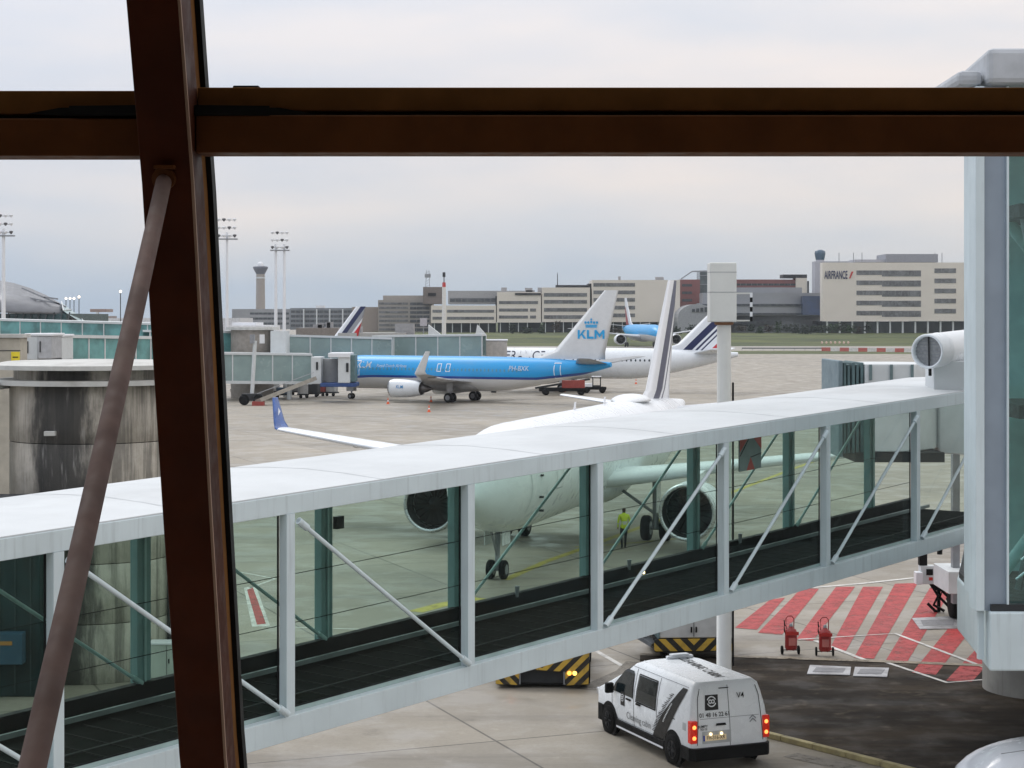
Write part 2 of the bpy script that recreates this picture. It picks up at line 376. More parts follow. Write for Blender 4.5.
# steel cover plates lying on the ground
PLATE = mat('zinc cover plate', (0.42, 0.42, 0.43, 1), 0.45, 0.4, var=0.25, scale=2, dirt=0.7)
def plate(pts, label):
    c = pts[0]; r = thing('ground_plate', label, 'cover plate', (c[0], c[1], 0.0))
    MB().prism(pts, 0.013, 0.035).build('plate', PLATE, r)
    cx = sum(p[0] for p in pts) / 4; cy = sum(p[1] for p in pts) / 4
    MB().prism([(cx + (p[0] - cx) * 0.72, cy + (p[1] - cy) * 0.5) for p in pts], 0.036, 0.042).build('worn_patch', mat('worn dark zinc', (0.22, 0.22, 0.23, 1), 0.6, dirt=0.6), r)
plate(px((810, 666), (851, 668), (850, 676), (807, 675)), 'left one of the pale plates lying on the dark asphalt')
plate(px((855, 668), (889, 669), (887, 678), (853, 677)), 'right one of the pale plates lying on the dark asphalt')
plate(px((912, 619), (958, 617), (962, 629), (920, 630)), 'pale plate lying on the red hatching below the black equipment')

# ---------------------------------------------------------------- the room the picture is taken from
BROWN = mat('brown painted steel', (0.115, 0.04, 0.012, 1), 0.55, var=0.15, scale=6, spec=0.15)
BROWN2 = mat('lighter brown window profile', (0.17, 0.08, 0.028, 1), 0.8, var=0.15, scale=6, spec=0.02)
ROOMM = mat('dim plaster', (0.62, 0.57, 0.5, 1), 0.9)
ROOMF = mat('stone floor', (0.35, 0.33, 0.3, 1), 0.95)
st(MB().box(-7, 7, -4, 6.75, 7.9, 8.1).build('floor', ROOMF))
st(MB().box(-7.2, 7.2, -4.2, 5.0, 12.6, 12.8).build('ceiling', ROOMM))
st(MB().box(-7.2, 7.2, -4.3, -4.0, 8.1, 12.6).build('back_wall', ROOMM))
st(MB().box(-7.3, -7.0, -4, 4.9, 7.9, 12.8).build('side_wall', ROOMM))
st(MB().box(7.0, 7.3, -4, 4.9, 7.9, 12.8).build('side_wall', ROOMM))
st(MB().box(-7.3, 7.3, -4.3, 6.7, 0.0, 7.88).build('lower_wall', mat('terminal concrete', (0.33, 0.32, 0.30, 1), 0.8)))
FC = [(8.1, 6.22), (8.3, 6.12), (9.1, 5.84), (9.65, 5.66), (10.15, 5.5), (10.65, 5.28), (11.5, 4.9), (12.6, 4.42)]   # height, distance of the column's inner face
def fy(z):
    for (a, b), (c, d) in zip(FC, FC[1:]):
        if z <= c: return b + (d - b) * (z - a) / (c - a)
    return FC[-1][1]
def swept(x0, x1, d0, d1, za=8.1, zb=12.6):
    zs = sorted({za, zb} | {z for z, _ in FC if za < z < zb}); mb = MB()
    mb.loft([[(x0, fy(z) + d0, z), (x1, fy(z) + d0, z), (x1, fy(z) + d1, z), (x0, fy(z) + d1, z)] for z in zs], smooth=False); return mb
wr = thing('window_wall', 'dark brown steel window frame with slanted pipe brace close to the viewer', 'window wall', (0, 6.0, 8.1))
CX = -1.025; GAP = 0.44
COLM = mat('dark maroon column paint', (0.06, 0.014, 0.005, 1), 0.6, var=0.2, scale=4, spec=0.12)
swept(CX - 0.076, CX + 0.076, 0.0, 0.2).build('column', COLM, wr, bevel=0.004)
swept(CX + 0.0715, CX + 0.0795, -0.003, 0.012).build('edge_highlight', mat('painted edge highlight', (0.34, 0.22, 0.16, 1), 0.7), wr)  # paler strip colours in the light caught by the column's bevelled ridge
swept(CX - 0.066, CX + 0.066, 0.202, 0.33).build('glazing_bar', BROWN2, wr, bevel=0.004)
swept(CX + 0.062, CX + 0.082, 0.332, 0.40).build('gasket', BLACK, wr)
swept(CX - 0.082, CX - 0.062, 0.332, 0.40).build('gasket', BLACK, wr)
for sx, x0, x1 in ((-1, -6.95, CX - 0.078), (1, CX + 0.078, 6.95)):
    zb = 10.245 if sx > 0 else 10.235
    y = fy(10.3)
    MB().box(x0, x1, y + 0.10, y + 0.24, zb, zb + 0.112).build('transom', BROWN, wr, bevel=0.004)
    MB().box(x0, x1, y + 0.17, y + 0.29, zb + 0.113, zb + 0.128).build('recess_strip', BLACK, wr)
    MB().box(x0, x1, y + 0.14, y + 0.30, zb + 0.129, zb + 0.20).build('upper_profile', BROWN2, wr, bevel=0.004)
    MB().box(x0, x1, y + 0.30, y + 0.36, zb + 0.06, zb + 0.212).build('seal', BLACK, wr)
    # panes above and below
    for za, zz in ((8.12, zb + 0.10), (zb + 0.14, 12.6)):
        zs = [za] + [z for z, _ in FC if za < z < zz] + [zz]; mb = MB()
        for i in range(len(zs) - 1):
            a, b = zs[i], zs[i + 1]
            mb.add([(x0, fy(a) + 0.37, a), (x1, fy(a) + 0.37, a), (x1, fy(b) + 0.37, b), (x0, fy(b) + 0.37, b)], [(0, 1, 2, 3)])
        mb.build('window_pane', ROOMGLASS, wr)
MB().box(-0.85, -0.77, fy(10.47) + 0.27, fy(10.47) + 0.31, 10.446, 10.458).build('latch', BLACK, wr, bevel=0.004)
for sx in (-1, 1):
    MB().prism([(CX + sx * 0.078, fy(10.3) + 0.08), (CX + sx * 0.30, fy(10.3) + 0.10), (CX + sx * 0.078, fy(10.3) + 0.26)], 10.355, 10.385).build('bracket', BLACK, wr)
    MB().add([(CX + sx * a, fy(10.36) + 0.135, z) for a, z in ((0.10, 10.385), (0.33, 10.38), (0.43, 10.362), (0.30, 10.355), (0.10, 10.362))], [(0, 1, 2, 3, 4)]).build('cable_shadow', BLACK, wr)  # flat black shapes put in for the cable shadows beside the column
PIPE = mat('mauve brown pipe', (0.17, 0.115, 0.105, 1), 0.75, var=0.22, scale=5, dirt=0.5, spec=0.2)
p0 = Vector((-1.032, 5.49, 10.16)); p1 = Vector((-0.803, 3.1, 9.0)); dd = (p1 - p0)
MB().tube([p0, p0 + dd * 1.75], 0.0235, 20).build('brace', PIPE, wr)
MB().tube([p0 + Vector((0, 0.06, 0.02)), p0 - Vector((0, 0.02, 0.0))], [0.04, 0.034], 16).build('brace_socket', BROWN, wr)
MB().bar((CX, 5.02 + 0.45, 10.2), (CX, 5.02 + 0.45, 10.19), 0.06, 0.06).build('bolt_plate', BROWN, wr)

# ---------------------------------------------------------------- the glazed passenger bridge
B0 = Vector((-3.32, 27.7, 0)); BD = Vector((14.0, 16.9, 0)).normalized(); BN = Vector((-BD.y, BD.x, 0)); SL = 0.831 / 21.95
def bp(s, n, h):                            # along, across (away from us), height relative to the roof edge
    return B0 + BD * s + BN * n + Vector((0, 0, 7.126 + SL * s + h))
def bbox(mb, s0, s1, n0, n1, h0, h1):
    vs = [bp(s, n, h) for s in (s0, s1) for n in (n0, n1) for h in (h0, h1)]
    return mb.add(vs, [(0, 1, 3, 2), (4, 6, 7, 5), (0, 4, 5, 1), (2, 3, 7, 6), (0, 2, 6, 4), (1, 5, 7, 3)])
SA, SB = -12.5, 26.5; WB = 3.6
br = thing('passenger_bridge', 'long white glazed passenger bridge crossing the picture with white truss frame', 'passenger bridge', (B0.x, B0.y, 3.4))
mb = MB(); rings = []
for s in (SA, SB): rings.append([bp(s, n, h) for n, h in ((0.02, -0.02), (0.02, 0.0), (0.9, 0.05), (WB / 2, 0.075), (WB - 0.9, 0.05), (WB - 0.02, 0.0), (WB - 0.02, -0.02))])
mb.loft(rings, True, False).build('roof', ROOFWHITE, br)
for s in [-10.3 + 4.1 * k for k in range(9)]:
    sm = MB(); sm.loft([[bp(q, n, h) for n, h in ((0.03, 0.004), (0.9, 0.053), (WB / 2, 0.078), (WB - 0.9, 0.053), (WB - 0.03, 0.003))] for q in (s, s + 0.05)], False, False, closed=False).build('roof_seam', mat('roof seam', (0.535, 0.56, 0.575, 1), 0.6), br)
bbox(MB(), SA, SB, 0.0, 0.14, -0.31, -0.022).build('top_beam', BRIDGEPAINT, br, bevel=0.01)
bbox(MB(), SA, SB, WB - 0.14, WB, -0.31, -0.022).build('top_beam', BRIDGEPAINT, br, bevel=0.01)
bbox(MB(), SA, SB, -0.02, 0.14, -3.7, -3.33).build('bottom_beam', BRIDGEPAINT, br, bevel=0.01)
bbox(MB(), SA, SB, WB - 0.14, WB, -3.7, -3.33).build('bottom_beam', BRIDGEPAINT, br, bevel=0.01)
bbox(MB(), SA, SB, 0.145, 0.22, -3.38, -3.27).build('sill', mat('grey green sill', (0.32, 0.42, 0.41, 1), 0.5), br)
FLOORM = mat('dark ribbed bridge floor', (0.007, 0.008, 0.008, 1), 0.95, spec=0.05, var=0.25, scale=1.5)
bbox(MB(), SA, SB, 0.145, WB - 0.145, -3.66, -3.55).build('floor', FLOORM, br)
bbox(MB(), SA, SB, 0.15, WB - 0.15, -0.2, -0.1).build('ceiling', mat('bridge ceiling', (0.22, 0.25, 0.25, 1), 0.7), br)
bbox(MB(), SA, SB, WB - 0.30, WB - 0.15, -3.55, -3.24).build('kick_panel', mat('black kick panel', (0.008, 0.009, 0.010, 1), 0.7, spec=0.2), br)
RAILM = mat('dull aluminium rail', (0.22, 0.25, 0.26, 1), 0.4, 0.3)
bbox(MB(), SA, SB, WB - 0.62, WB - 0.56, -3.5, -3.42).build('handrail', RAILM, br)
bbox(MB(), SA, SB, 1.6, 1.63, -3.549, -3.53).build('floor_strip', DARK, br)
rb = MB()
for i in range(74): bbox(rb, SA + 0.4 + i * 0.5, SA + 0.43 + i * 0.5, 0.4, WB - 0.7, -3.549, -3.535)
rb.build('floor_ribs', mat('black floor ribs', (0.03, 0.03, 0.03, 1), 0.9, spec=0.1), br)
for h in (-1.95, -2.8):
    MB().tube([bp(s, WB - 0.3, h + 0.02 * math.sin(s)) for s in (SA, -4, 4, 12, 18, SB)], 0.007, 6).build('cable', BLACK, br)
posts = [-8.4, -4.2, 0.0, 4.13, 7.71, 11.89, 15.9, 20.05, 24.1]
for s in posts:
    bbox(MB(), s - 0.085, s + 0.085, -0.012, 0.0, -3.33, -0.31).build('post_face', BRIDGEPAINT, br)
    bbox(MB(), s - 0.085, s + 0.085, 0.002, 0.15, -3.33, -0.31).build('post', BRIDGEPAINT, br, bevel=0.008)
    o = bbox(MB(), s - 0.14, s + 0.14, WB - 0.2, WB - 0.02, -3.33, -0.31).build('inner_post', GREENSTEEL, br, bevel=0.008)
    bbox(MB(), s - 0.02, s + 0.02, WB - 0.24, WB - 0.201, -3.3, -0.31).build('post_rib', mat('pale green steel', (0.30, 0.46, 0.45, 1), 0.5), br)
def rod(s0, h0, s1, h1, n, m, r=0.035):
    mb = MB(); a, b = bp(s0, n, h0), bp(s1, n, h1); mb.tube([a, b], r, 10)
    d = (b - a).normalized(); mb.tube([a, a + d * 0.22], r * 1.6, 10); mb.tube([b - d * 0.22, b], r * 1.6, 10); return mb.build('diagonal_rod', m, br)
bays = list(zip(posts, posts[1:]))
for a, b in bays:
    if a == 4.13:
        pass
    elif a < 4: rod(a + 0.12, -0.42, b - 0.1, -3.28, -0.05, BRIDGEPAINT)
    else: rod(a + 0.1, -3.28, b - 0.12, -0.42, -0.05, BRIDGEPAINT)
    if a < 4: rod(a + 0.1, -0.42, b - 0.1, -3.25, WB - 0.26, mat('pale green steel', (0.3, 0.46, 0.45, 1)), 0.03)
    elif a > 5: rod(a + 0.1, -3.25, b - 0.1, -0.42, WB - 0.26, mat('pale green steel', (0.3, 0.46, 0.45, 1)), 0.03)
for a, b in bays + [(SA, posts[0])]:
    for s_a, s_b in ((a + 0.087, a + 0.115), (b - 0.115, b - 0.087)): bbox(MB(), s_a, s_b, 0.153, 0.168, -3.29, -0.26).build('gasket', BLACK, br)
    bbox(MB(), a + 0.116, b - 0.116, 0.153, 0.168, -3.27, -3.245).build('gasket', BLACK, br)
    for n in (0.17, WB - 0.06):
        bbox(MB(), a + 0.09, b - 0.09, n, n + 0.014, -3.30, -0.25).build('pane', BRIDGEGLASS, br)
for s, k_ in ((11.9, 0.03), (13.6, 0.05)): bbox(MB(), s, s + k_, WB - 0.36, WB - 0.33, -3.46, -3.46 + k_).build('indicator_lamp', LAMP, br)
for s in (-5.5, 0.9, 9.3, 13.1, 17.5):       # small wall fittings on the far side
    MB().tube([bp(s, WB - 0.34, -3.3), bp(s, WB - 0.34, -3.08)], [0.03, 0.05], 8).build('wall_fitting', GREY, br)
bbox(MB(), 4.28, 4.46, WB - 0.3, WB - 0.2, -1.32, -1.1).build('loudspeaker', DARK, br)
# hanging sign in the fourth bay
c = bp(13.9, 0.7, -0.72)
sg = thing('hanging_sign', 'square sign with red triangles hanging inside the glazed bridge', 'sign', (c.x, c.y, c.z - 0.3))
def sgp(a, b): return c + BD * a + Vector((0, 0, b + SL * a))
hw, hh = 0.42, 0.37
mb = MB(); vs = [sgp(a, b) + BN * n for n in (0, 0.03) for a, b in ((-hw, -hh), (hw, -hh), (hw, hh), (-hw, hh))]
mb.add(vs, [(0, 1, 2, 3), (7, 6, 5, 4), (0, 4, 5, 1), (1, 5, 6, 2), (2, 6, 7, 3), (3, 7, 4, 0)]); mb.build('panel', mat('grey blue panel', (0.20, 0.24, 0.26, 1)), sg)
for tri in (((-0.16, -hh), (0.16, -hh), (0, -0.1)), ((-hw, hh), (-0.02, hh), (-hw, 0.03)), ((hw, hh), (0.02, hh), (hw, 0.03))):
    MB().add([sgp(a, b) - BN * 0.006 for a, b in tri], [(0, 1, 2)]).build('triangle', RED, sg)
MB().tube([sgp(-hw, -0.05) - BN * 0.01, sgp(0, hh) - BN * 0.01], 0.008, 6).build('cord', BLACK, sg)
MB().tube([sgp(hw, -0.05) - BN * 0.01, sgp(0, -0.1) - BN * 0.01], 0.008, 6).build('cord', BLACK, sg)
for a in (-0.2, 0.2): MB().tube([sgp(a, hh), sgp(a, 0.62)], 0.008, 6).build('hanger', DARK, sg)

# ---------------------------------------------------------------- glazed tower that ends the bridge on the right
tw = thing('glazed_tower', 'tall glazed tower with pale grey steel columns at right edge of the view', 'glazed tower', (11, 38, 0))
base = [(8.52, 33.0), (14.5, 33.0), (18, 34), (18, 47), (14.3, 47.3), (12.0, 45.6), (10.75, 43.2), (9.98, 41), (9.45, 39), (9.0, 37.4)]
MB().prism(base, 3.45, 4.50).build('base_box', BRIDGEPAINT, tw, bevel=0.03)
MB().prism([((p[0] - 12) * 0.985 + 12, (p[1] - 40) * 0.985 + 40) for p in base], 4.5, 4.62).build('deck', DARK, tw)
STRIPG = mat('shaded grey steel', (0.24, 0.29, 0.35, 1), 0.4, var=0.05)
# corner column (H profile) standing on the box
y = 33.12
MB().box(8.30, 8.46, y, y + 0.5, 4.502, 13.9).build('column_flange', BRIDGEPAINT, tw, bevel=0.01)
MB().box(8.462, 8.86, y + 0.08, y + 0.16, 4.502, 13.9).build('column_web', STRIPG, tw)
MB().box(8.862, 8.90, y, y + 0.5, 4.502, 13.9).build('column_flange', BRIDGEPAINT, tw, bevel=0.006)
MB().box(8.40, 8.50, y + 0.2, y + 0.32, 3.6, 4.5).build('column_foot', BRIDGEPAINT, tw)
# second column behind on the left wall
MB().box(8.72, 8.80, 35.2, 35.7, 4.502, 13.85).build('side_column', BRIDGEPAINT, tw, bevel=0.01)
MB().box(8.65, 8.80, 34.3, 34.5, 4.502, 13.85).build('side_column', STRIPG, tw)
MB().box(9.02, 9.12, 36.4, 36.9, 4.502, 13.85).build('side_column', BRIDGEPAINT, tw, bevel=0.01)
MB().box(8.92, 12.6, 33.30, 33.33, 4.55, 13.85).build('pane', TEALGLASS, tw)
MB().box(12.62, 16.5, 33.30, 33.33, 4.55, 13.85).build('pane', TEALGLASS, tw)
for z in (7.9, 11.6): MB().box(9.3, 16.5, 33.9, 36.8, z, z + 0.25).build('landing', DARK, tw)
MB().tube([(9.4, 34.4, 4.7), (10.2, 34.6, 8.0), (9.5, 34.4, 11.6)], 0.06, 8).build('stair_rail', GREY, tw)
for i in range(9):
    z = 4.9 + i * 0.36
    MB().tube([(9.35 + 0.09 * i, 34.3, z), (9.9 + 0.09 * i, 34.3, z + 0.45)], 0.03, 6).build('baluster', SILVER, tw)
MB().tube([(9.3, 35.5, 4.7), (12.5, 35.5, 9.0)], 0.12, 10).build('stair_string', mat('pale green steel'  , (0.3, 0.46, 0.45, 1)), tw)
MB().tube([(12.4, 35.8, 8.0), (9.3, 35.8, 12.0)], 0.12, 10).build('stair_string', mat('pale green steel', (0.3, 0.46, 0.45, 1)), tw)
MB().box(9.6, 16.5, 37.5, 37.7, 4.6, 13.85).build('inner_wall', mat('teal grey wall', (0.36, 0.50, 0.50, 1), 0.5), tw)
PGR = mat('pale grey roof', (0.42, 0.44, 0.47, 1), 0.6)
MB().prism([(8.46, 32.9), (8.75, 36.0), (9.6, 39), (11, 42), (16.5, 42), (16.5, 32.9)], 13.92, 14.56).build('roof', PGR, tw, bevel=0.1)
MB().prism([(8.0, 33.2), (8.1, 36.0), (8.9, 39.4), (10.4, 42.4), (11.0, 42.1), (9.6, 39.1), (8.74, 36), (8.45, 33.2)], 13.92, 14.2).build('eave', PGR, tw, bevel=0.1)
MB().lathe([(1.55, 0), (1.55, 3.7)], (13.95, 48.6, 0), n=40).build('pillar', mat('stained concrete', (0.36, 0.35, 0.32, 1), 0.85, var=0.15, scale=1.2, dirt=0.4, streak=0.6, bump=0.3), tw)
MB().lathe([(1.57, 0.9), (1.57, 0.95)], (13.95, 48.6, 0), n=40).build('pillar_joint', BLACK, tw)
# ---------------------------------------------------------------- aircraft
def livery(name, top, line_z, low, stripe=None, dip=0.0, tailx=99, tk=0.0):
    """painted fuselage: colour changes at a height that dips at the nose and rises at the tail"""
    t = NT(name); p = t.xyz(t.pos()); x, z = p[0], p[2]
    b = t.math('SUBTRACT', line_z, t.math('MULTIPLY', t.math('POWER', t.math('MAXIMUM', t.math('DIVIDE', t.math('SUBTRACT', 9.0, x), 9.0), 0.0), 1.8), dip))
    b = t.math('ADD', b, t.math('MULTIPLY', t.math('MAXIMUM', t.math('SUBTRACT', x, tailx), 0.0), tk))
    c = low
    if stripe:
        c = t.mix(t.math('GREATER_THAN', z, t.math('SUBTRACT', b, 0.28)), low, stripe)
    c = t.mix(t.math('GREATER_THAN', z, b), c, top)
    c = t.mix(t.ramp(t.noise(t.pos(), 0.8, 6, 0.6, (0.3, 1, 2)), 0, 0.12, 0.4, 0.75), c, (0.3, 0.28, 0.25, 1))
    t.l(c, t.b.inputs['Base Color']); t.b.inputs['Roughness'].default_value = 0.35; return t.m
def finpaint(name, slope, bands, base=(0.78, 0.80, 0.84, 1)):
    """fin stripes parallel to the leading edge; bands of (start, end, colour, zmin, zmax)"""
    t = NT(name); p = t.xyz(t.pos()); u = t.math('SUBTRACT', p[0], t.math('MULTIPLY', p[2], slope)); c = base
    for a, b, col, z0, z1 in bands:
        m_ = t.math('MULTIPLY', t.math('GREATER_THAN', u, a), t.math('LESS_THAN', u, b))
        m_ = t.math('MULTIPLY', m_, t.math('MULTIPLY', t.math('GREATER_THAN', p[2], z0), t.math('LESS_THAN', p[2], z1)))
        c = t.mix(m_, c, col)
    t.l(c, t.b.inputs['Base Color']); t.b.inputs['Roughness'].default_value = 0.35; return t.m
PLANEWHITE = mat('white aircraft paint', (0.76, 0.79, 0.82, 1), 0.33, var=0.03, scale=0.6)
def foil(le, chord, th, n=9):              # thin rounded section in local x/z-thickness: list of (dx, dth)
    up = []
    for i in range(n):
        u = i / (n - 1); y = th * (2.969 * math.sqrt(u) - 1.26 * u - 3.516 * u * u + 2.843 * u ** 3 - 1.036 * u ** 4) * 0.5
        up.append((le + chord * u, y))
    return up + [(x, -y) for x, y in up[-2:0:-1]]
def surface(stns, axis):                   # stns: (le x, chord, thickness, span position, height)
    mb = MB(); rings = []
    for le, ch, th, s_, h in stns:
        rings.append([(x, s_, h + t_) if axis == 'wing' else (x, t_, h) for x, t_ in foil(le, ch, th)])
    return mb.loft(rings)
def wheel(root, x, y, r, w):
    wmb = MB().lathe([(r * 0.6, -w / 2), (r * 0.9, -w / 2), (r, -w * 0.3), (r, w * 0.3), (r * 0.9, w / 2), (r * 0.6, w / 2)], (x, y, r), 'Y', 20)
    wh = wmb.build('wheel', RUBBER, root, local=True)
    MB().lathe([(r * 0.55, -w / 2 - 0.01), (r * 0.5, 0), (r * 0.55, w / 2 + 0.01)], (x, y, r), 'Y', 14).build('rim', GREY, wh, local=True)
def aircraft(name, label, loc, az, d, body, finm, tailm, wingm, naccol, group=None, detail=True, windows=0):
    """local +x runs from nose to tail, az = heading of +x"""
    r = thing(name, label, 'airliner', loc, az, group)
    Rf, L, zc = d['R'], d['L'], d['zc']; Ln, Lt = d['Ln'], d['Lt']
    def sec(x):
        if x < Ln:
            u = 1 - x / Ln; rr = Rf * max(0.03, (1 - u ** 2.1)) ** 0.62; cz = zc - 0.20 * Rf * u ** 1.6
        elif x > L - Lt:
            u = (x - (L - Lt)) / Lt; rr = Rf * (1 - 0.86 * u ** 1.35); cz = zc + (Rf - rr) * 0.74
        else: rr, cz = Rf, zc
        return rr, cz
    xs = [0, 0.05, 0.15, 0.35, 0.7, 1.2, 1.9, 2.8, 3.8, 5, Ln] + [Ln + (L - Lt - Ln) * i / 6 for i in range(1, 7)] + [L - Lt + Lt * i / 9 for i in range(1, 10)]
    rings = []
    for x in sorted(set(x for x in xs)):
        rr, cz = sec(x); rings.append([(x, rr * math.cos(a), cz + rr * 1.03 * math.sin(a)) for a in (2 * math.pi * k / 36 for k in range(36))])
    MB().loft(rings).build('fuselage', body, r, local=True)
    # belly fairing
    fx = d['wx']; rings = []
    for i in range(9):
        u = i / 8; k = math.sin(math.pi * u) ** 0.5 if 0 < u < 1 else 0.05
        rings.append([(fx - 1.5 + u * (d['wc'] + 5), (Rf * 0.93) * k * math.cos(a), zc - Rf * 0.62 + Rf * 0.52 * k * math.sin(a)) for a in (2 * math.pi * q / 20 for q in range(20))])
    MB().loft(rings).build('belly_fairing', wingm, r, local=True)
    hs = d['hs']; zr = d['zr']; zt = d['zt']
    for sgn in (-1, 1):
        st_ = [(fx + 0.3, d['wc'] + 0.6, 0.13 * d['wc'], sgn * Rf * 0.5, zr - 0.15), (fx + 1.4, d['wc'] - 0.9, 0.11 * d['wc'], sgn * (Rf + 0.9), zr),
               (fx + d['sw'] * 0.38 , d['wc'] * 0.55, 0.5, sgn * hs * 0.38, zr + (zt - zr) * 0.3), (fx + d['sw'] * 0.97, d['tc'] * 1.08, 0.2, sgn * hs * 0.97, zt)]
        w = surface(st_, 'wing').build('wing', wingm, r, local=True)
        if d.get('wl'):
            wh = d['wl']; x0 = fx + d['sw'] * 0.97
            mb = MB(); rings = []
            for q, (u, yy, hh_, ch) in enumerate(((0, 0, 0, d['tc'] * 1.08), (0.08, 0.14, 0.04, d['tc']), (0.35, 0.30, 0.35, d['tc'] * 0.8), (d.get('wlean', 1.5), 0.30 + wh * 0.34, wh, d['tc'] * 0.38))):
                rings.append([(x0 + u * 0.9 + xx, sgn * (hs * 0.97 + yy) + (tt if hh_ > 0.3 else 0), zt + hh_ + (0 if hh_ > 0.3 else tt)) for xx, tt in foil(0, ch, 0.14)])
            mb.loft(rings).build('winglet', d['wlm'], w, local=True)
            if d.get('wlogo'):
                yl = sgn * (hs * 0.97 + 0.38) ; MB().add([(x0 + 0.75, yl - 0.13, zt + 0.65), (x0 + 1.05, yl - 0.12, zt + 0.85), (x0 + 0.85, yl - 0.1, zt + 1.05)], [(0, 1, 2)]).build('winglet_mark', WHITE, w, local=True)
        # flap track fairings
        if detail:
            for q in (0.32, 0.52, 0.72):
                yy = sgn * hs * q; xx = fx + d['sw'] * q + d['wc'] * 0.34 * (1 - q) + 0.6
                MB().lathe([(0.02, 0), (0.17, 0.5), (0.2, 1.2), (0.03, 2.6)], (xx, yy, zr + (zt - zr) * q - 0.25), 'X', 10).build('flap_fairing', wingm, w, local=True)
        # tailplane
        t0 = d['tx']
        surface([(t0, d['tpc'], 0.3, sgn * 0.3, d['tz'] - 0.05), (t0 + d['tsw'], d['tpc'] * 0.4, 0.1, sgn * d['ths'], d['tz'] + d['ths'] * 0.09)], 'wing').build('tailplane', d.get('tpm', wingm), r, local=True)
        # engine
        ex, ey, ez, er, el = d['eng']; ey *= sgn
        nac = MB().lathe([(er * 0.84, 0.85), (er * 0.86, 0.35), (er * 0.88, 0.10), (er * 0.93, 0.0), (er * 0.985, 0.12), (er, 0.45), (er * 1.0, el * 0.4), (er * 0.9, el * 0.72), (er * 0.70, el)], (ex, ey, ez), 'X', 36, caps=False).build('nacelle', naccol, r, local=True)
        MB().lathe([(er * 0.865, 0.085), (er * 0.93, -0.015), (er * 0.99, 0.1), (er * 1.003, 0.2)], (ex, ey, ez), 'X', 36, caps=False).build('intake_lip', SILVER, nac, local=True)
        MB().lathe([(er * 0.835, 0.82), (er * 0.855, 0.36), (er * 0.875, 0.13)], (ex, ey, ez), 'X', 36, caps=False).build('intake_liner', mat('dark intake liner', (0.035, 0.037, 0.04, 1), 0.7, spec=0.2), nac, local=True)
        MB().lathe([(er * 0.8, 0.84), (er * 0.8, 0.90)], (ex, ey, ez), 'X', 30).build('fan_back', BLACK, nac, local=True)
        MB().lathe([(0.01, 0.35), (er * 0.12, 0.5), (er * 0.25, 0.83)], (ex, ey, ez), 'X', 16).build('spinner', DARK, nac, local=True)
        if detail:
            fb = MB()
            for k in range(18):
                a = 2 * math.pi * k / 18; c_, s_ = math.cos(a), math.sin(a); c2, s2 = math.cos(a + 0.25), math.sin(a + 0.25)
                fb.add([(ex + 0.80, ey + c_ * er * 0.22, ez + s_ * er * 0.22), (ex + 0.70, ey + c2 * er * 0.22, ez + s2 * er * 0.22), (ex + 0.60, ey + c2 * er * 0.79, ez + s2 * er * 0.79), (ex + 0.82, ey + c_ * er * 0.79, ez + s_ * er * 0.79)], [(0, 1, 2, 3)])
            fb.build('fan_blades', mat('titanium blades', (0.04, 0.043, 0.046, 1), 0.5, 0.4), nac, local=True)
        MB().lathe([(er * 0.68, el * 0.98), (er * 0.45, el * 1.0), (er * 0.5, el * 1.02), (er * 0.36, el * 1.18), (0.02, el * 1.38)], (ex, ey, ez), 'X', 20).build('exhaust', mat('dark exhaust metal', (0.10, 0.09, 0.085, 1), 0.4, 0.7), nac, local=True)
        MB().loft([[(ex + el * 0.25, ey - 0.1, ez + er * 0.9), (ex + el * 0.25, ey + 0.1, ez + er * 0.9), (ex + el * 0.3, ey + 0.1, ez + er * 1.08), (ex + el * 0.3, ey - 0.1, ez + er * 1.08)],
                   [(ex + el * 1.25, ey - 0.12, ez + er * 0.75), (ex + el * 1.25, ey + 0.12, ez + er * 0.75), (ex + el * 1.25, ey + 0.12, ez + er * 1.25), (ex + el * 1.25, ey - 0.12, ez + er * 1.25)]], smooth=False).build('pylon', wingm, nac, local=True)
    # fin
    f = d['fin']
    rings = [(f[0] - 2.8, f[1] + 2.8, 0.12, 0, f[4] - 0.1), (f[0], f[1], 0.42, 0, f[4] + 0.75), (f[2], f[3], 0.16, 0, f[5])]
    rr_ = []
    for le, ch, th, _, h in rings: rr_.append([(x, t_, h) for x, t_ in foil(le, ch, th)])
    MB().loft(rr_).build('tail_fin', finm, r, local=True)
    # gear
    nx, mx_, ty, wr_, nr = d['gear']
    ng = MB().tube([(nx, 0, nr), (nx + 0.1, 0, zc - Rf * 0.75)], 0.10, 10).tube([(nx, -0.3, nr), (nx, 0.3, nr)], 0.06, 8).tube([(nx, 0, nr + 0.5), (nx - 1.0, 0, zc - Rf * 0.8)], 0.05, 8).build('nose_gear', GREY, r, local=True)
    MB().box(nx - 0.5, nx + 0.5, -0.36, -0.33, zc - Rf * 1.22, zc - Rf * 0.8).box(nx - 0.5, nx + 0.5, 0.33, 0.36, zc - Rf * 1.22, zc - Rf * 0.8).build('gear_doors', wingm, ng, local=True)
    for y in (-0.25, 0.25): wheel(ng, nx, y, nr, 0.22)
    for sgn in (-1, 1):
        y = sgn * ty
        mg = MB().tube([(mx_, y, wr_), (mx_ - 0.1, y, zr + 0.1)], 0.14, 10).tube([(mx_, y - 0.45, wr_), (mx_, y + 0.45, wr_)], 0.08, 8).tube([(mx_, y, wr_ + 0.6), (mx_, y * 0.45, zc - Rf * 0.7)], 0.07, 8).build('main_gear', GREY, r, local=True)
        for q in (-0.42, 0.42): wheel(mg, mx_, y + q, wr_, 0.38)
        MB().box(mx_ - 0.4, mx_ + 0.4, y * 1.0 + sgn * 0.1, y + sgn * 0.14, wr_ + 0.7, zr).build('gear_door', wingm, mg, local=True)
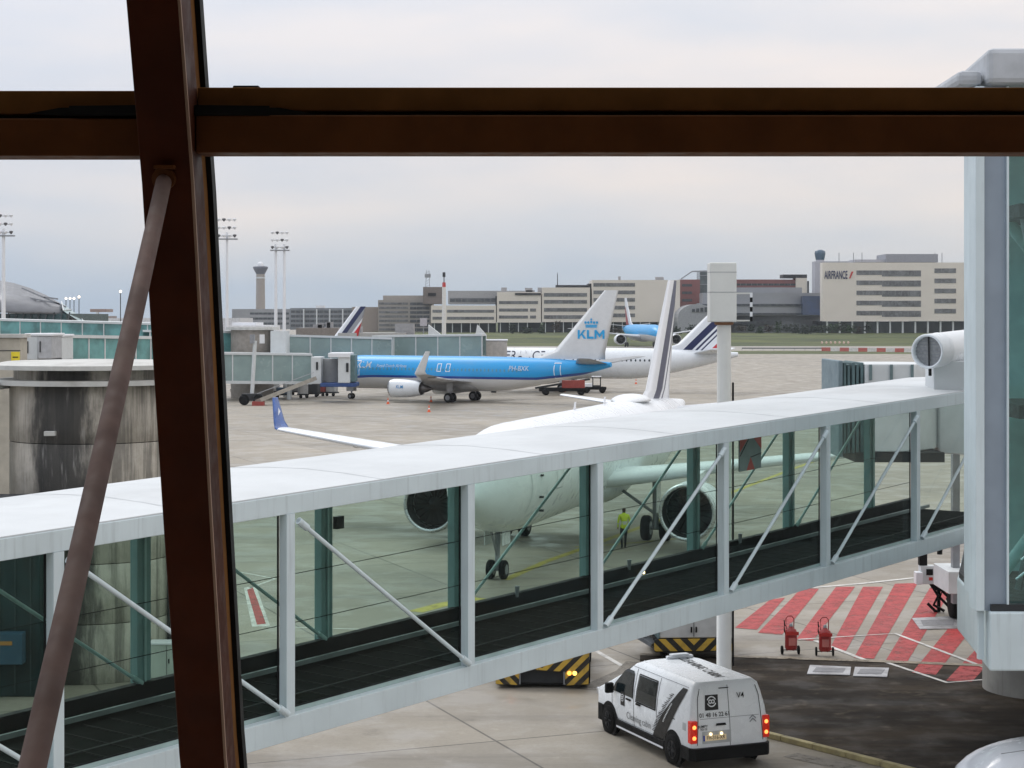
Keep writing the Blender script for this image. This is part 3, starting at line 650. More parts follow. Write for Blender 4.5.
    # cockpit windows
    for k, a in enumerate((-64, -40, -14, 14, 40, 64)):
        q = []
        for du, dz in ((-10, 0.0), (10, 0.0), (8, 0.5), (-8, 0.5)):
            x = 1.55 + dz * 1.25 + abs(a) * 0.014; rr, cz = sec(x); aa = R(a + du) ; zz = cz + rr * 0.42 + dz * 0.6
            yy = math.sin(aa) * rr * 0.93; inside = max(0.01, (rr * 1.0) ** 2 - ((zz - cz) / 1.03) ** 2)
            yy = max(-math.sqrt(inside), min(math.sqrt(inside), yy * 1.1))
            # march to the skin
            xx = x
            for _ in range(40):
                rr, cz = sec(max(0, xx)); v = (yy / rr) ** 2 + ((zz - cz) / (rr * 1.03)) ** 2
                if v > 1.0: xx += 0.06
                else: xx -= 0.05; break
            q.append((xx - 0.05, yy * 1.02, zz + 0.02))
        MB().add(q, [(0, 1, 2, 3)]).build('windscreen', GLASSDARK, r, local=True)
    if windows:
        me = None; side = d.get('side', -1)
        for k in range(windows):
            x = Ln + 0.3 + (L - Lt * 0.75 - Ln) * k / (windows - 1); rr, cz = sec(x); z = zc + 0.45
            y = side * (math.sqrt(max(0.1, rr ** 2 - ((z - cz) / 1.03) ** 2)) + 0.012)
            if me is None:
                me = MB().loft([[(0.11 * math.cos(a), s_, 0.17 * math.sin(a)) for a in (2 * math.pi * q / 8 for q in range(8))] for s_ in (-0.03, 0.0)]).build('cabin_window', d.get('winm', GLASSDARK), r, local=True); o = me
            else:
                o = me.copy(); COL.objects.link(o); o.parent = r
            o.location = (x, y, z)
    return r, sec
def aft(hx, hy): return math.atan2(hy, hx)
A220 = dict(R=1.98, L=38.7, zc=3.72, Ln=5.5, Lt=13, wx=12.9, wc=6.6, sw=8.0, tc=1.7, hs=16.9, zr=2.95, zt=4.3, tx=32.6, tpc=3.6, tsw=3.3, ths=6.2, tz=4.95,
            eng=(11.9, 5.55, 1.80, 1.2, 3.6), fin=(29.6, 6.0, 35.3, 2.3, 5.3, 11.8), gear=(3.6, 17.0, 3.2, 0.55, 0.36), wl=1.5)
WLBLUE = mat('winglet blue', (0.05, 0.12, 0.36, 1), 0.35)
A220['wlm'] = WLBLUE; A220['wlogo'] = True; A220['side'] = -1
NAVYC = (0.012, 0.02, 0.085, 1); REDC = (0.55, 0.02, 0.03, 1)
sl_ = (35.3 - 29.6) / (11.8 - 5.65); u0 = 29.6 - sl_ * 5.65
AFFIN = finpaint('striped fin', sl_, [(u0 + 1.3, u0 + 3.0, NAVYC, 4, 13), (u0 + 3.6, u0 + 3.95, NAVYC, 4, 13)])
ad = Vector((math.sin(R(16.4)), math.cos(R(16.4)), 0)); ngp = Vector((-0.55, 69.1, 0)) - ad * 3.6
ac, sec_ = aircraft('airliner', 'white airliner seen nose on behind the glazed bridge with blue winglet', tuple(ngp), aft(ad.x, ad.y), A220, PLANEWHITE, AFFIN, None, PLANEWHITE, PLANEWHITE, windows=34)
NAVYT = mat('navy lettering', (0.012, 0.02, 0.085, 1), 0.4)
text('airline_name', 'AIRFRANCE', 1.25, (9.5, 1.9, 4.6), (1, 0, 0), (0, 0, 1), NAVYT, ac, 0.03, local=True,
     fn=lambda p, dz: Vector((p.x, -math.sqrt(max(0.05, 1.98 ** 2 - ((p.z - 3.72) / 1.03) ** 2)) - 0.015, p.z)))
DG = mat('grey panel joint', (0.30, 0.31, 0.32, 1), 0.5)
for sd_ in (-1, 1):                        # door outline and skin joints
    drr = None
    for xa, xb, za, zb in ((4.9, 4.93, 3.3, 5.1), (5.75, 5.78, 3.3, 5.1), (4.9, 5.78, 3.3, 3.33), (4.9, 5.78, 5.07, 5.1), (8.2, 8.22, 2.3, 5.3), (2.6, 2.62, 2.6, 4.4)):
        mb = MB(); vs = []; n = 7
        for i in range(n):
            z = za + (zb - za) * i / (n - 1)
            for x in (xa, xb):
                rr, cz = sec_(x); vs.append((x, sd_ * (math.sqrt(max(0.05, rr ** 2 - ((z - cz) / 1.03) ** 2)) + 0.012), z))
        mb.add(vs, [(2 * i, 2 * i + 1, 2 * i + 3, 2 * i + 2) for i in range(n - 1)]); o = mb.build('door_outline' if drr is None else 'skin_joint', DG, drr or ac, local=True); drr = drr or o
for z in (2.6, 3.1, 3.9):                  # little static ports and probes on the nose
    MB().box(3.3, 3.42, 1.70, 1.86, z, z + 0.07).build('probe', DARK, ac, local=True)
    MB().box(3.3, 3.42, -1.86, -1.70, z, z + 0.07).build('probe', DARK, ac, local=True)
for x in (15, 20.5): MB().add([(x, 0, 5.7), (x + 0.4, 0, 5.7), (x + 0.45, 0, 6.1), (x + 0.25, 0, 6.1), (x, 0.03, 5.7), (x + 0.4, 0.03, 5.7), (x + 0.45, 0.03, 6.1), (x + 0.25, 0.03, 6.1)], [(0, 1, 2, 3), (7, 6, 5, 4), (0, 4, 5, 1), (1, 5, 6, 2), (2, 6, 7, 3), (3, 7, 4, 0)]).build('antenna', WHITE, ac, local=True)
mb = MB(); rings = []
for i in range(9):                          # satellite dome on the crown
    u = i / 8; k = math.sin(math.pi * min(max(u, 0.03), 0.97)) ** 0.6
    rings.append([(24.2 + u * 4.0, 0.95 * k * math.cos(a), 5.68 + 0.36 * k * max(0, math.sin(a))) for a in (2 * math.pi * q / 16 for q in range(16))])
mb.loft(rings).build('antenna_dome', PLANEWHITE, ac, local=True)

B738 = dict(R=1.94, L=38.8, zc=3.30, Ln=6.0, Lt=14.5, wx=13.8, wc=7.3, sw=9.9, tc=1.5, hs=17.2, zr=2.45, zt=3.7, tx=34.5, tpc=4.0, tsw=3.7, ths=7.1, tz=4.7,
            eng=(12.9, 4.85, 1.62, 1.06, 4.1), fin=(31.6, 6.5, 38.0, 1.75, 5.2, 12.85), gear=(4.0, 19.6, 2.86, 0.56, 0.34), wl=2.5, side=1)
B738['wlean'] = 2.3; B738['wlm'] = PLANEWHITE; B738['winm'] = mat('blue shaded cabin window', (0.12, 0.35, 0.5, 1), 0.2); B738['tpm'] = mat('grey tailplane', (0.25, 0.26, 0.27, 1), 0.4)
KBODY = livery('blue and white fuselage', (0.008, 0.33, 0.72, 1), 3.0, (0.66, 0.66, 0.66, 1), (0.01, 0.06, 0.30, 1), 1.0, 30, 0.11)
kd_ = Vector((0.875, -0.484, 0)); kn = Vector((-5.75, 216, 0)) - kd_ * 19.6
KFIN = mat('white fin paint', (0.72, 0.73, 0.74, 1), 0.35, var=0.03)
kl, secb = aircraft('airliner', 'blue and white airliner with a crowned white tail parked at the far gate', tuple(kn), aft(kd_.x, kd_.y), B738, KBODY, KFIN, None, mat('grey wing paint', (0.40, 0.40, 0.41, 1), 0.4), PLANEWHITE, windows=44)
# side nearest the camera: find the sign of local y
side = -1 if (Matrix.Rotation(aft(kd_.x, kd_.y), 3, 'Z') @ Vector((0, 1, 0))).y > 0 else 1
for o in [o for o in kl.children if o.name.startswith('cabin_window')]: o.location.y = abs(o.location.y) * side
WL = mat('white lettering', (0.85, 0.88, 0.9, 1), 0.4)
def onb(p, dz, zc=3.30, Rr=1.94): return Vector((p.x, side * (math.sqrt(max(0.05, Rr ** 2 - ((p.z - zc) / 1.03) ** 2)) + 0.02), p.z))
text('airline_name', 'KLM', 1.05, (7.0, 0, 4.15), (1, 0, 0), (0, 0, 1), WL, kl, 0.05, local=True, fn=onb)
text('subtitle', 'Royal Dutch Airlines', 0.5, (10.9, 0, 4.1), (1, 0, 0), (0, 0, 1), WL, kl, 0.02, local=True, fn=onb)
text('registration', 'PH-BXK', 0.75, (28.0, 0, 4.0), (1, 0, 0), (0, 0, 1), WL, kl, 0.03, local=True, fn=lambda p, dz: onb(p, dz, 3.42, 1.82))
for x0 in (5.6, 17.2, 18.4, 32.2):          # door outlines
    rr, cz = secb(x0); w_, z0, z1 = (0.75, 2.9, 4.7) if x0 in (5.6, 32.2) else (0.5, 3.5, 4.45)
    dr = None
    for k, (xa, xb, za, zb) in enumerate(((x0, x0 + 0.08, z0, z1), (x0 + w_, x0 + w_ + 0.08, z0, z1), (x0, x0 + w_ + 0.08, z0, z0 + 0.08), (x0, x0 + w_ + 0.08, z1 - 0.08, z1))):
        mb = MB(); n = 5
        vs = [];
        for i in range(n):
            z = za + (zb - za) * i / (n - 1)
            for x in (xa, xb):
                rr, cz = secb(x); vs.append((x, side * (math.sqrt(max(0.1, rr ** 2 - ((z - cz) / 1.03) ** 2)) + 0.025), z))
        mb.add(vs, [(2 * i, 2 * i + 1, 2 * i + 3, 2 * i + 2) for i in range(n - 1)])
        o = mb.build('door_outline' if dr is None else 'outline_strip', WL, dr or kl, local=True); dr = dr or o
KB2 = mat('light blue lettering', (0.01, 0.36, 0.72, 1), 0.35)
def fin_off(p, dz): return Vector((p.x, side * 0.235, p.z))
mb = MB()                                   # block letters and crown on the fin
def fpoly(pts): mb.add([(x, side * 0.225, z) for x, z in pts], [tuple(range(len(pts)))])
def fstroke(x0, z0, x1, z1, w):
    d = Vector((x1 - x0, z1 - z0)).normalized() * w / 2; n = (-d.y, d.x); fpoly([(x0 + n[0], z0 + n[1]), (x1 + n[0], z1 + n[1]), (x1 - n[0], z1 - n[1]), (x0 - n[0], z0 - n[1])])
bx_, bz_, lh, lw_ = 34.75, 7.42, 0.98, 0.98
fpoly([(bx_, bz_), (bx_ + 0.26, bz_), (bx_ + 0.26, bz_ + lh), (bx_, bz_ + lh)])
fpoly([(bx_ + 0.26, bz_ + 0.42), (bx_ + 0.68, bz_ + lh), (bx_ + 1.02, bz_ + lh), (bx_ + 0.26, bz_ + 0.20)]); fpoly([(bx_ + 0.42, bz_ + 0.50), (bx_ + 0.58, bz_ + 0.66), (bx_ + 1.06, bz_), (bx_ + 0.74, bz_)])
l0 = bx_ + 1.16; fpoly([(l0, bz_), (l0 + 0.26, bz_), (l0 + 0.26, bz_ + lh), (l0, bz_ + lh)]); fpoly([(l0 + 0.26, bz_), (l0 + 0.84, bz_), (l0 + 0.84, bz_ + 0.24), (l0 + 0.26, bz_ + 0.24)])
m0 = l0 + 0.95; fpoly([(m0, bz_), (m0 + 0.25, bz_), (m0 + 0.25, bz_ + lh), (m0, bz_ + lh)]); fpoly([(m0 + 1.0, bz_), (m0 + 1.25, bz_), (m0 + 1.25, bz_ + lh), (m0 + 1.0, bz_ + lh)])
fpoly([(m0 + 0.25, bz_ + lh), (m0 + 0.25, bz_ + lh - 0.35), (m0 + 0.625, bz_ + 0.12), (m0 + 0.625, bz_ + 0.5)]); fpoly([(m0 + 1.0, bz_ + lh), (m0 + 1.0, bz_ + lh - 0.35), (m0 + 0.625, bz_ + 0.12), (m0 + 0.625, bz_ + 0.5)])
mb.build('tail_lettering', KB2, kl, local=True)
mb = MB(); cx0, cz0 = 36.45, 8.68
fpoly([(cx0 - 0.72, cz0), (cx0 + 0.72, cz0), (cx0 + 0.72, cz0 + 0.15), (cx0 - 0.72, cz0 + 0.15)]); fpoly([(cx0 - 0.70, cz0 + 0.19), (cx0 + 0.70, cz0 + 0.19), (cx0 + 0.76, cz0 + 0.32), (cx0 - 0.76, cz0 + 0.32)])
for i in range(5):
    cx = cx0 - 0.72 + 1.44 * i / 4; cz = cz0 + 0.56 + (0.06 if i == 2 else 0)
    fpoly([(cx + 0.15 * math.cos(a), cz + 0.15 * math.sin(a)) for a in (2 * math.pi * k / 10 for k in range(10))])
fpoly([(cx0 - 0.05, cz0 + 0.8), (cx0 + 0.05, cz0 + 0.8), (cx0 + 0.05, cz0 + 1.05), (cx0 - 0.05, cz0 + 1.05)]); fpoly([(cx0 - 0.13, cz0 + 0.88), (cx0 + 0.13, cz0 + 0.88), (cx0 + 0.13, cz0 + 0.96), (cx0 - 0.13, cz0 + 0.96)])
mb.build('crown_emblem', KB2, kl, local=True)
text('engine_lettering', 'KLM', 0.5, (14.6, 0, 1.8), (1, 0, 0), (0, 0, 1), KB2, kl, 0.04, local=True, fn=lambda p, dz: Vector((p.x, side * (4.85 + math.sqrt(max(0.05, 1.07 ** 2 - (p.z - 1.62) ** 2)) + 0.01), p.z)))

A321 = dict(R=1.98, L=44.5, zc=3.75, Ln=6.0, Lt=14.0, wx=16.2, wc=7.0, sw=7.8, tc=1.6, hs=16.6, zr=2.9, zt=4.2, tx=38.6, tpc=4.2, tsw=3.2, ths=6.2, tz=5.2,
            eng=(15.2, 5.75, 1.75, 1.1, 4.2), fin=(36.6, 6.0, 41.9, 2.3, 5.6, 11.5), gear=(5.0, 21.9, 3.8, 0.58, 0.4), side=1)
s2_ = (41.9 - 36.6) / (11.5 - 6.35); v0 = 36.6 - s2_ * 6.35
AFFIN2 = finpaint('striped fin of the long airliner', s2_, [(v0 + 1.5, v0 + 2.7, NAVYC, 5, 13), (v0 + 3.1, v0 + 3.45, NAVYC, 5, 13), (v0 + 3.85, v0 + 4.1, NAVYC, 5, 13), (v0 + 5.1, v0 + 5.8, REDC, 5.8, 7.5)])
dA = Vector((0.972, -0.235, 0)); tailA = Vector(((738 - 512) / F * 241, 241, 0)); nA = tailA - dA * 44.5
al, sec3 = aircraft('airliner', 'long all white airliner standing behind the blue one, tail by the white mast', tuple(nA), aft(dA.x, dA.y), A321, PLANEWHITE, AFFIN2, None, PLANEWHITE, PLANEWHITE, windows=48)
side3 = -1 if (Matrix.Rotation(aft(dA.x, dA.y), 3, 'Z') @ Vector((0, 1, 0))).y > 0 else 1
for o in [o for o in al.children if o.name.startswith('cabin_window')]: o.location.y = abs(o.location.y) * side3
text('airline_name', 'AIRFRANCE', 1.7, (15.3, 0, 4.72), (1, 0, 0), (0, 0, 1), NAVYT, al, 0.0, width=7.6, local=True,
     fn=lambda p, dz: Vector((p.x, side3 * (math.sqrt(max(0.05, 1.98 ** 2 - ((p.z - 3.75) / 1.03) ** 2)) + 0.02), p.z)))
# tail of a fourth airliner behind the far bridges: whole aircraft, mostly hidden
dB = Vector((0.80, -0.60, 0)); fB = P(357, 318, 330); nB = Vector((fB.x, fB.y, 0)) - dB * 35.5
s4 = (35.3 - 29.6) / (11.8 - 5.65)
AFFIN3 = finpaint('blue and red striped fin', s4, [(u0 + 1.1, u0 + 2.3, NAVYC, 4, 13), (u0 + 2.3, u0 + 3.4, (0.3, 0.31, 0.33, 1), 4, 13), (u0 + 3.9, u0 + 5.3, REDC, 4, 9.5)])
D4 = dict(A220); D4['wl'] = None
aircraft('airliner', 'airliner of which only the striped tail shows above the far glazed bridges', tuple(nB), aft(dB.x, dB.y), D4, PLANEWHITE, AFFIN3, None, PLANEWHITE, PLANEWHITE, detail=False)
# distant wide body beyond the white one, nose to the right
D5 = dict(R=2.7, L=56, zc=4.8, Ln=8.5, Lt=18, wx=18, wc=11, sw=14, tc=2.5, hs=25, zr=3.6, zt=6.2, tx=48, tpc=6, tsw=5, ths=9.5, tz=7, eng=(17, 9.5, 2.6, 1.75, 5.5), fin=(42.5, 9, 50.5, 3.5, 7.5, 16.8), gear=(6, 29, 4.9, 0.75, 0.6), wl=None)
KBODY2 = livery('pale blue distant fuselage', (0.012, 0.33, 0.70, 1), 4.3, (0.62, 0.64, 0.66, 1), None, 0.8)
FIN5 = finpaint('white and red distant fin', 0.86, [(-20 + 60, 60, (0.35, 0.05, 0.07, 1), 6, 13.5)])
n5 = P(661, 330, 600); d5 = Vector((-0.16, 0.987, 0))
aircraft('airliner', 'distant blue and white airliner with red on its tail on the far taxiway', (n5.x, n5.y, 0), aft(d5.x, d5.y), D5, KBODY2, FIN5, None, mat('pale wing', (0.55, 0.57, 0.6, 1)), PLANEWHITE, detail=False)

# ---------------------------------------------------------------- white van with the cleaning firm's lettering
VW = mat('white van paint', (0.86, 0.89, 0.91, 1), 0.28, var=0.02, scale=1.2, dirt=0.02)
vh = R(22); van_dir = Vector((-math.sin(vh), math.cos(vh), 0)); van_right = Vector((math.cos(vh), math.sin(vh), 0))
vp = Vector((3.66, 40.45, 0)) + van_right * 0.80
van = thing('van', 'white cleaning van with black diagonal band and lit tail lights', 'van', (vp.x, vp.y, 0), vh)
# local: +y forward, +x right; rear axle at the origin
def outline(w, z): return None
zlev = [(0.28, 0.90, -0.80, 4.02), (0.55, 0.95, -0.84, 4.12), (0.95, 0.96, -0.82, 4.10), (1.12, 0.945, -0.80, 3.70), (1.30, 0.925, -0.77, 3.30), (1.60, 0.865, -0.72, 2.72), (1.80, 0.80, -0.68, 2.42), (1.88, 0.70, -0.60, 2.20)]
mb = MB(); rings = []
for z, hw_, yr, yf in zlev:
    ring = []; rad = 0.16 if z < 1.5 else 0.2
    for cx, cy, a0 in ((hw_ - rad, yr + rad * 0.6, -90), (hw_ - 2.2 * rad, yf - 1.6 * rad, 0), (-(hw_ - 2.2 * rad), yf - 1.6 * rad, 90), (-(hw_ - rad), yr + rad * 0.6, 180)):
        fr = a0 in (0, 90)
        for k in range(6):
            a = R(a0 + 90 * k / 5); ring.append((cx + math.cos(a) * rad * (2.2 if fr else 1), cy + math.sin(a) * rad * (1.6 if fr else 0.6), z))
    rings.append(ring)
body = mb.loft(rings, True, True).build('body', VW, van, local=True); body.data.polygons.foreach_set('use_smooth', [True] * len(body.data.polygons))
md = body.modifiers.new('es', 'EDGE_SPLIT'); md.split_angle = R(50)
def vside(y, z, off=0.012):                # a point on the left flank
    for (z0, w0, a, b), (z1, w1, c, d_) in zip(zlev, zlev[1:]):
        if z <= z1: return Vector((-(w0 + (w1 - w0) * (z - z0) / (z1 - z0)) - off, y, z))
    return Vector((-0.8, y, z))
def vrear(x, z, off=0.012):
    for (z0, w0, a, b), (z1, w1, c, d_) in zip(zlev, zlev[1:]):
        if z <= z1: return Vector((x, a + (c - a) * (z - z0) / (z1 - z0) - off, z))
    return Vector((x, -0.7, z))
def vpatch(fn, poly, name, m, parent, off=0.012, nz_=8):
    """polygon given as left/right edges against height, laid on the panel"""
    mb = MB(); vs = []
    zs = sorted({p[0] for p in poly}); z0, z1 = zs[0], zs[-1]; steps = sorted({z0 + (z1 - z0) * i / nz_ for i in range(nz_ + 1)} | {z for z, *_ in zlev if z0 < z < z1} | set(zs))
    def lr(z):
        for (a, l0, r0), (b, l1, r1) in zip(poly, poly[1:]):
            if z <= b + 1e-9: t_ = (z - a) / (b - a); return l0 + (l1 - l0) * t_, r0 + (r1 - r0) * t_
        return poly[-1][1:]
    for z in steps:
        l_, r_ = lr(z); vs += [fn(l_, z, off), fn(r_, z, off)]
    mb.add(vs, [(2 * i, 2 * i + 1, 2 * i + 3, 2 * i + 2) for i in range(len(steps) - 1)])
    return mb.build(name, m, parent, local=True)
VG = mat('van window glass', (0.010, 0.017, 0.02, 1), 0.08, spec=0.5)
vpatch(vside, [(1.06, 2.02, 3.10), (1.25, 2.02, 2.98), (1.60, 2.08, 2.58), (1.66, 2.14, 2.45)], 'door_window', VG, van)
vpatch(vside, [(1.04, 0.88, 1.84), (1.62, 0.92, 1.80)], 'side_window', VG, van)
for ys in ((1.97, 0.35, 1.74), (0.80, 0.45, 1.74), (3.12, 0.5, 1.04)):
    vpatch(vside, [(ys[1], ys[0] - 0.008, ys[0] + 0.008), (ys[2], ys[0] - 0.008, ys[0] + 0.008)], 'door_gap', DARK, van, 0.006)
vpatch(vside, [(1.0, -0.1, 0.7), (1.02, -0.1, 0.7)], 'slide_rail', DARK, van, 0.008)
MB().box(-1.0, -0.965, 2.1, 2.32, 0.98, 1.02).build('door_handle', BLACK, van, local=True, bevel=0.005)
MB().box(-1.0, -0.965, 1.6, 1.8, 0.96, 1.0).build('door_handle', BLACK, van, local=True, bevel=0.005)
for y0, y1, ya, yb, z0, z1 in ((2.02, 2.04, 2.08, 2.10, 1.04, 1.62), (0.84, 0.875, 0.88, 0.915, 1.02, 1.64), (1.84, 1.875, 1.80, 1.835, 1.02, 1.64)):
    vpatch(vside, [(z0, y0, y1), (z1, ya, yb)], 'window_seal', BLACK, van, 0.015)
vpatch(vside, [(1.63, 0.88, 1.835), (1.655, 0.90, 1.82)], 'window_seal', BLACK, van, 0.015)
vpatch(vside, [(1.005, 0.85, 1.87), (1.035, 0.85, 1.87)], 'window_seal', BLACK, van, 0.015)
vpatch(vside, [(0.44, 1.98, 3.0), (0.448, 1.98, 3.0)], 'door_gap', DARK, van, 0.006)
vpatch(vside, [(0.44, 0.6, 1.96), (0.448, 0.6, 1.96)], 'door_gap', DARK, van, 0.006)
vpatch(vside, [(1.755, -0.5, 2.3), (1.765, -0.5, 2.3)], 'roof_gutter', GREY, van, 0.008)
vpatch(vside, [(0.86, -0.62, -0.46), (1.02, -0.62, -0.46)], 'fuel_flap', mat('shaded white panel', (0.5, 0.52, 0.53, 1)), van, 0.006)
# windscreen and front lamps (seen only from beside)
MB().add([(-0.80, 3.42, 1.16), (0.80, 3.42, 1.16), (0.70, 2.62, 1.66), (-0.70, 2.62, 1.66)], [(0, 1, 2, 3)]).build('windscreen', VG, van, local=True)
for x in (-0.80, 0.80): MB().box(x - 0.14, x + 0.14, 3.86, 4.06, 0.78, 0.95).build('headlight', SILVER, van, local=True, bevel=0.03)
# black trim: bumpers, sills, arches
mb = MB(); mb.loft([[(-0.985, -0.40, z), (-0.985, -0.80, z), (-0.88, -0.93, z), (0.88, -0.93, z), (0.985, -0.80, z), (0.985, -0.40, z)] for z in (0.26, 0.52)], smooth=False).build('rear_bumper', BLACK, van, local=True, bevel=0.02)
mb = MB(); mb.loft([[(-0.98, 3.60, z), (-0.98, 3.86, z), (-0.72, 4.20, z), (0.72, 4.20, z), (0.98, 3.86, z), (0.98, 3.60, z)] for z in (0.24, 0.62)], smooth=False).build('front_bumper', BLACK, van, local=True, bevel=0.02)
for x in (-1, 1):
    MB().box(*sorted((x * 0.90, x * 0.975)), 0.42, 2.86, 0.22, 0.42).build('sill', BLACK, van, local=True, bevel=0.01)
    MB().box(*sorted((x * 0.976, x * 0.985)), 0.45, 2.84, 0.25, 0.29).build('sill_strip', WHITE, van, local=True)
    for yy in (0, 3.275):
        arch = MB().lathe([(0.42, 0), (0.42, 0.012)], (x * 0.945 + (0 if x > 0 else -0.02), yy, 0.34), 'X', 28)
        arch.build('wheel_arch', BLACK, van, local=True)
        r_ = 0.335
        w = MB().lathe([(r_ * .6, -0.11), (r_ * .93, -0.11), (r_, -0.07), (r_, 0.07), (r_ * .93, 0.11), (r_ * .6, 0.11)], (x * 0.885, yy, r_), 'X', 28).build('wheel', RUBBER, van, local=True)
        h = MB().lathe([(r_ * .60, -0.005), (r_ * .56, 0.0), (0.02, 0.012)], (x * 0.885 + x * 0.105, yy, r_), 'X', 20).build('hubcap', mat('dark hubcap', (0.07, 0.07, 0.075, 1), 0.4, 0.4), w, local=True)
        for k in range(6):
            a = k * math.pi / 3; MB().bar((x * 1.006, yy + math.cos(a) * 0.05, r_ + math.sin(a) * 0.05), (x * 1.006, yy + math.cos(a) * 0.18, r_ + math.sin(a) * 0.18), 0.012, 0.03).build('spoke', DARK, w, local=True)
mi = MB().box(-1.20, -1.0, 2.92, 3.04, 1.02, 1.26).build('mirror', BLACK, van, local=True, bevel=0.03)
MB().box(1.0, 1.20, 2.92, 3.04, 1.02, 1.26).build('mirror', BLACK, van, local=True, bevel=0.03)
# rear doors
vpatch(vrear, [(0.50, -0.006, 0.006), (1.80, -0.006, 0.006)], 'rear_door_gap', DARK, van, 0.006)
for x in (-0.80, 0.80): vpatch(vrear, [(0.58, x - 0.008, x + 0.008), (1.55, x * 0.93 - 0.008, x * 0.93 + 0.008), (1.76, x * 0.85 - 0.008, x * 0.85 + 0.008)], 'rear_door_gap', DARK, van, 0.008)
vpatch(vrear, [(1.12, -0.72, 0.72), (1.13, -0.72, 0.72)], 'crease', GREY, van, 0.006)
TL = mat('lit red tail lamp', (0.6, 0.02, 0.01, 1), 0.3, emit=((1, 0.05, 0.02, 1), 0.12)); TLB = mat('bright lamp bulb', (1, 0.4, 0.1, 1), 0.3, emit=((1, 0.25, 0.06, 1), 2.2))
for x in (-1, 1):
    lamp = MB().box(*sorted((x * 0.80, x * 0.965)), -0.855, -0.70, 0.62, 1.10).build('tail_light', TL, van, local=True, bevel=0.02)
    for z in (0.74, 0.97): MB().lathe([(0.01, -0.875), (0.04, -0.868), (0.045, -0.855)], (x * 0.88, 0, z), 'Y', 14).build('bulb', TLB, lamp, local=True)
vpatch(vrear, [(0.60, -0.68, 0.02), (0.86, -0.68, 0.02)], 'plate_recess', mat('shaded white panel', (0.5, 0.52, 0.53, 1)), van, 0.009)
PL = mat('lit number plate', (0.75, 0.65, 0.45, 1), 0.4, emit=((1, 0.7, 0.35, 1), 0.12))
pl_ = vpatch(vrear, [(0.66, -0.62, -0.10), (0.78, -0.62, -0.10)], 'number_plate', PL, van, 0.02)
vpatch(vrear, [(0.66, -0.66, -0.62), (0.78, -0.66, -0.62)], 'plate_band', mat('blue plate band', (0.02, 0.06, 0.4, 1)), van, 0.02)
BT = mat('black lettering', (0.012, 0.012, 0.012, 1), 0.5)
def vr(txt, size, x, z, m=BT, **k): return text('lettering', txt, size, (x, 0, z), (1, 0, 0), (0, 0, 1), m, van, local=True, fn=lambda p, dz: vrear(p.x, p.z, k.get('off', 0.016)), bold=k.get('bold', 0.02), width=k.get('width'))
def vs_(txt, size, y, z, m=BT, **k): return text('lettering', txt, size, (0, y, z), (0, -1, 0), (0, 0, 1), m, van, local=True, fn=lambda p, dz: vside(p.y, p.z, k.get('off', 0.016)), bold=k.get('bold', 0.02), width=k.get('width'))
vr('FH-316-XR', 0.11, -0.36, 0.72, off=0.026, width=0.44)
for x in (-0.48, -0.22): MB().lathe([(0.01, -0.868), (0.03, -0.862), (0.03, -0.845)], (x, 0, 0.80), 'Y', 10).build('plate_lamp', TLB if False else mat('plate lamp', (1, 0.8, 0.4, 1), emit=((1, 0.75, 0.4, 1), 2.5)), van, local=True)
vpatch(vrear, [(1.30, -0.58, -0.26), (1.62, -0.56, -0.25)], 'logo_panel', BT, van, 0.014)
def ringmesh(fn, cx, cz, r0, r1, off, a0=0, a1=360):
    mb = MB(); n = 20; vs = []
    for k in range(n + 1):
        a = R(a0 + (a1 - a0) * k / n)
        for rr in (r0, r1): vs.append(fn(cx + rr * math.cos(a), cz + rr * math.sin(a), off))
    return mb.add(vs, [(2 * i, 2 * i + 1, 2 * i + 3, 2 * i + 2) for i in range(n)])
def emblem(fn, cx, cz, r_):
    ringmesh(fn, cx, cz, r_ * 0.78, r_, 0.02, 20, 160).build('emblem_ring', WL, van, local=True)
    ringmesh(fn, cx, cz, r_ * 0.78, r_, 0.02, 200, 340).build('emblem_ring', WL, van, local=True)
    ringmesh(fn, cx - r_ * 0.28, cz, r_ * 0.2, r_ * 0.4, 0.02).build('emblem_ring', WL, van, local=True)
    ringmesh(fn, cx + r_ * 0.28, cz, r_ * 0.2, r_ * 0.4, 0.02).build('emblem_ring', WL, van, local=True)
emblem(vrear, -0.415, 1.48, 0.115)
vr('01 48 16 22 61', 0.13, -0.36, 1.20, width=0.72)
vr('V4', 0.17, 0.30, 1.56, bold=0.01)
vr('JUMPY', 0.08, -0.66, 0.97, width=0.24)
vr('HDi 120', 0.06, -0.64, 0.91, width=0.16)
vpatch(vrear, [(0.97, -0.36, -0.10), (1.02, -0.34, -0.12)], 'rear_handle', BLACK, van, 0.03)
for dz in (0, 0.07):                        # double chevron badge
    mb = MB(); q = [vrear(0.56 + a, 0.97 + dz + b, 0.02) for a, b in ((-0.08, 0), (0, 0.07), (0.08, 0), (0.08, 0.03), (0, 0.10), (-0.08, 0.03))]
    mb.add(q, [(0, 1, 4, 5), (1, 2, 3, 4)]).build('chevron_badge', GREY, van, local=True)
vpatch(vrear, [(1.735, -0.22, 0.02), (1.755, -0.22, 0.02)], 'brake_light', BLACK, van, 0.02)
vpatch(vside, [(0.80, 2.44, 2.64), (1.12, 2.44, 2.64)], 'logo_panel', BT, van, 0.014)
emblem(lambda y, z, o: vside(y, z, o), 2.54, 0.98, 0.085)
vs_('Cleaning cabin', 0.22, 1.70, 0.62, mat('grey lettering', (0.30, 0.31, 0.32, 1), 0.5), width=1.25, bold=0.0)
band = [(0.40, 0.50, 1.05), (1.0, 0.0, 0.52), (1.6, -0.42, -0.13), (1.72, -0.48, -0.26)]
vpatch(vside, band, 'diagonal_band', BT, van, 0.013)
rnd = random.Random(3)                     # broken lettering texture along the front edge of the band
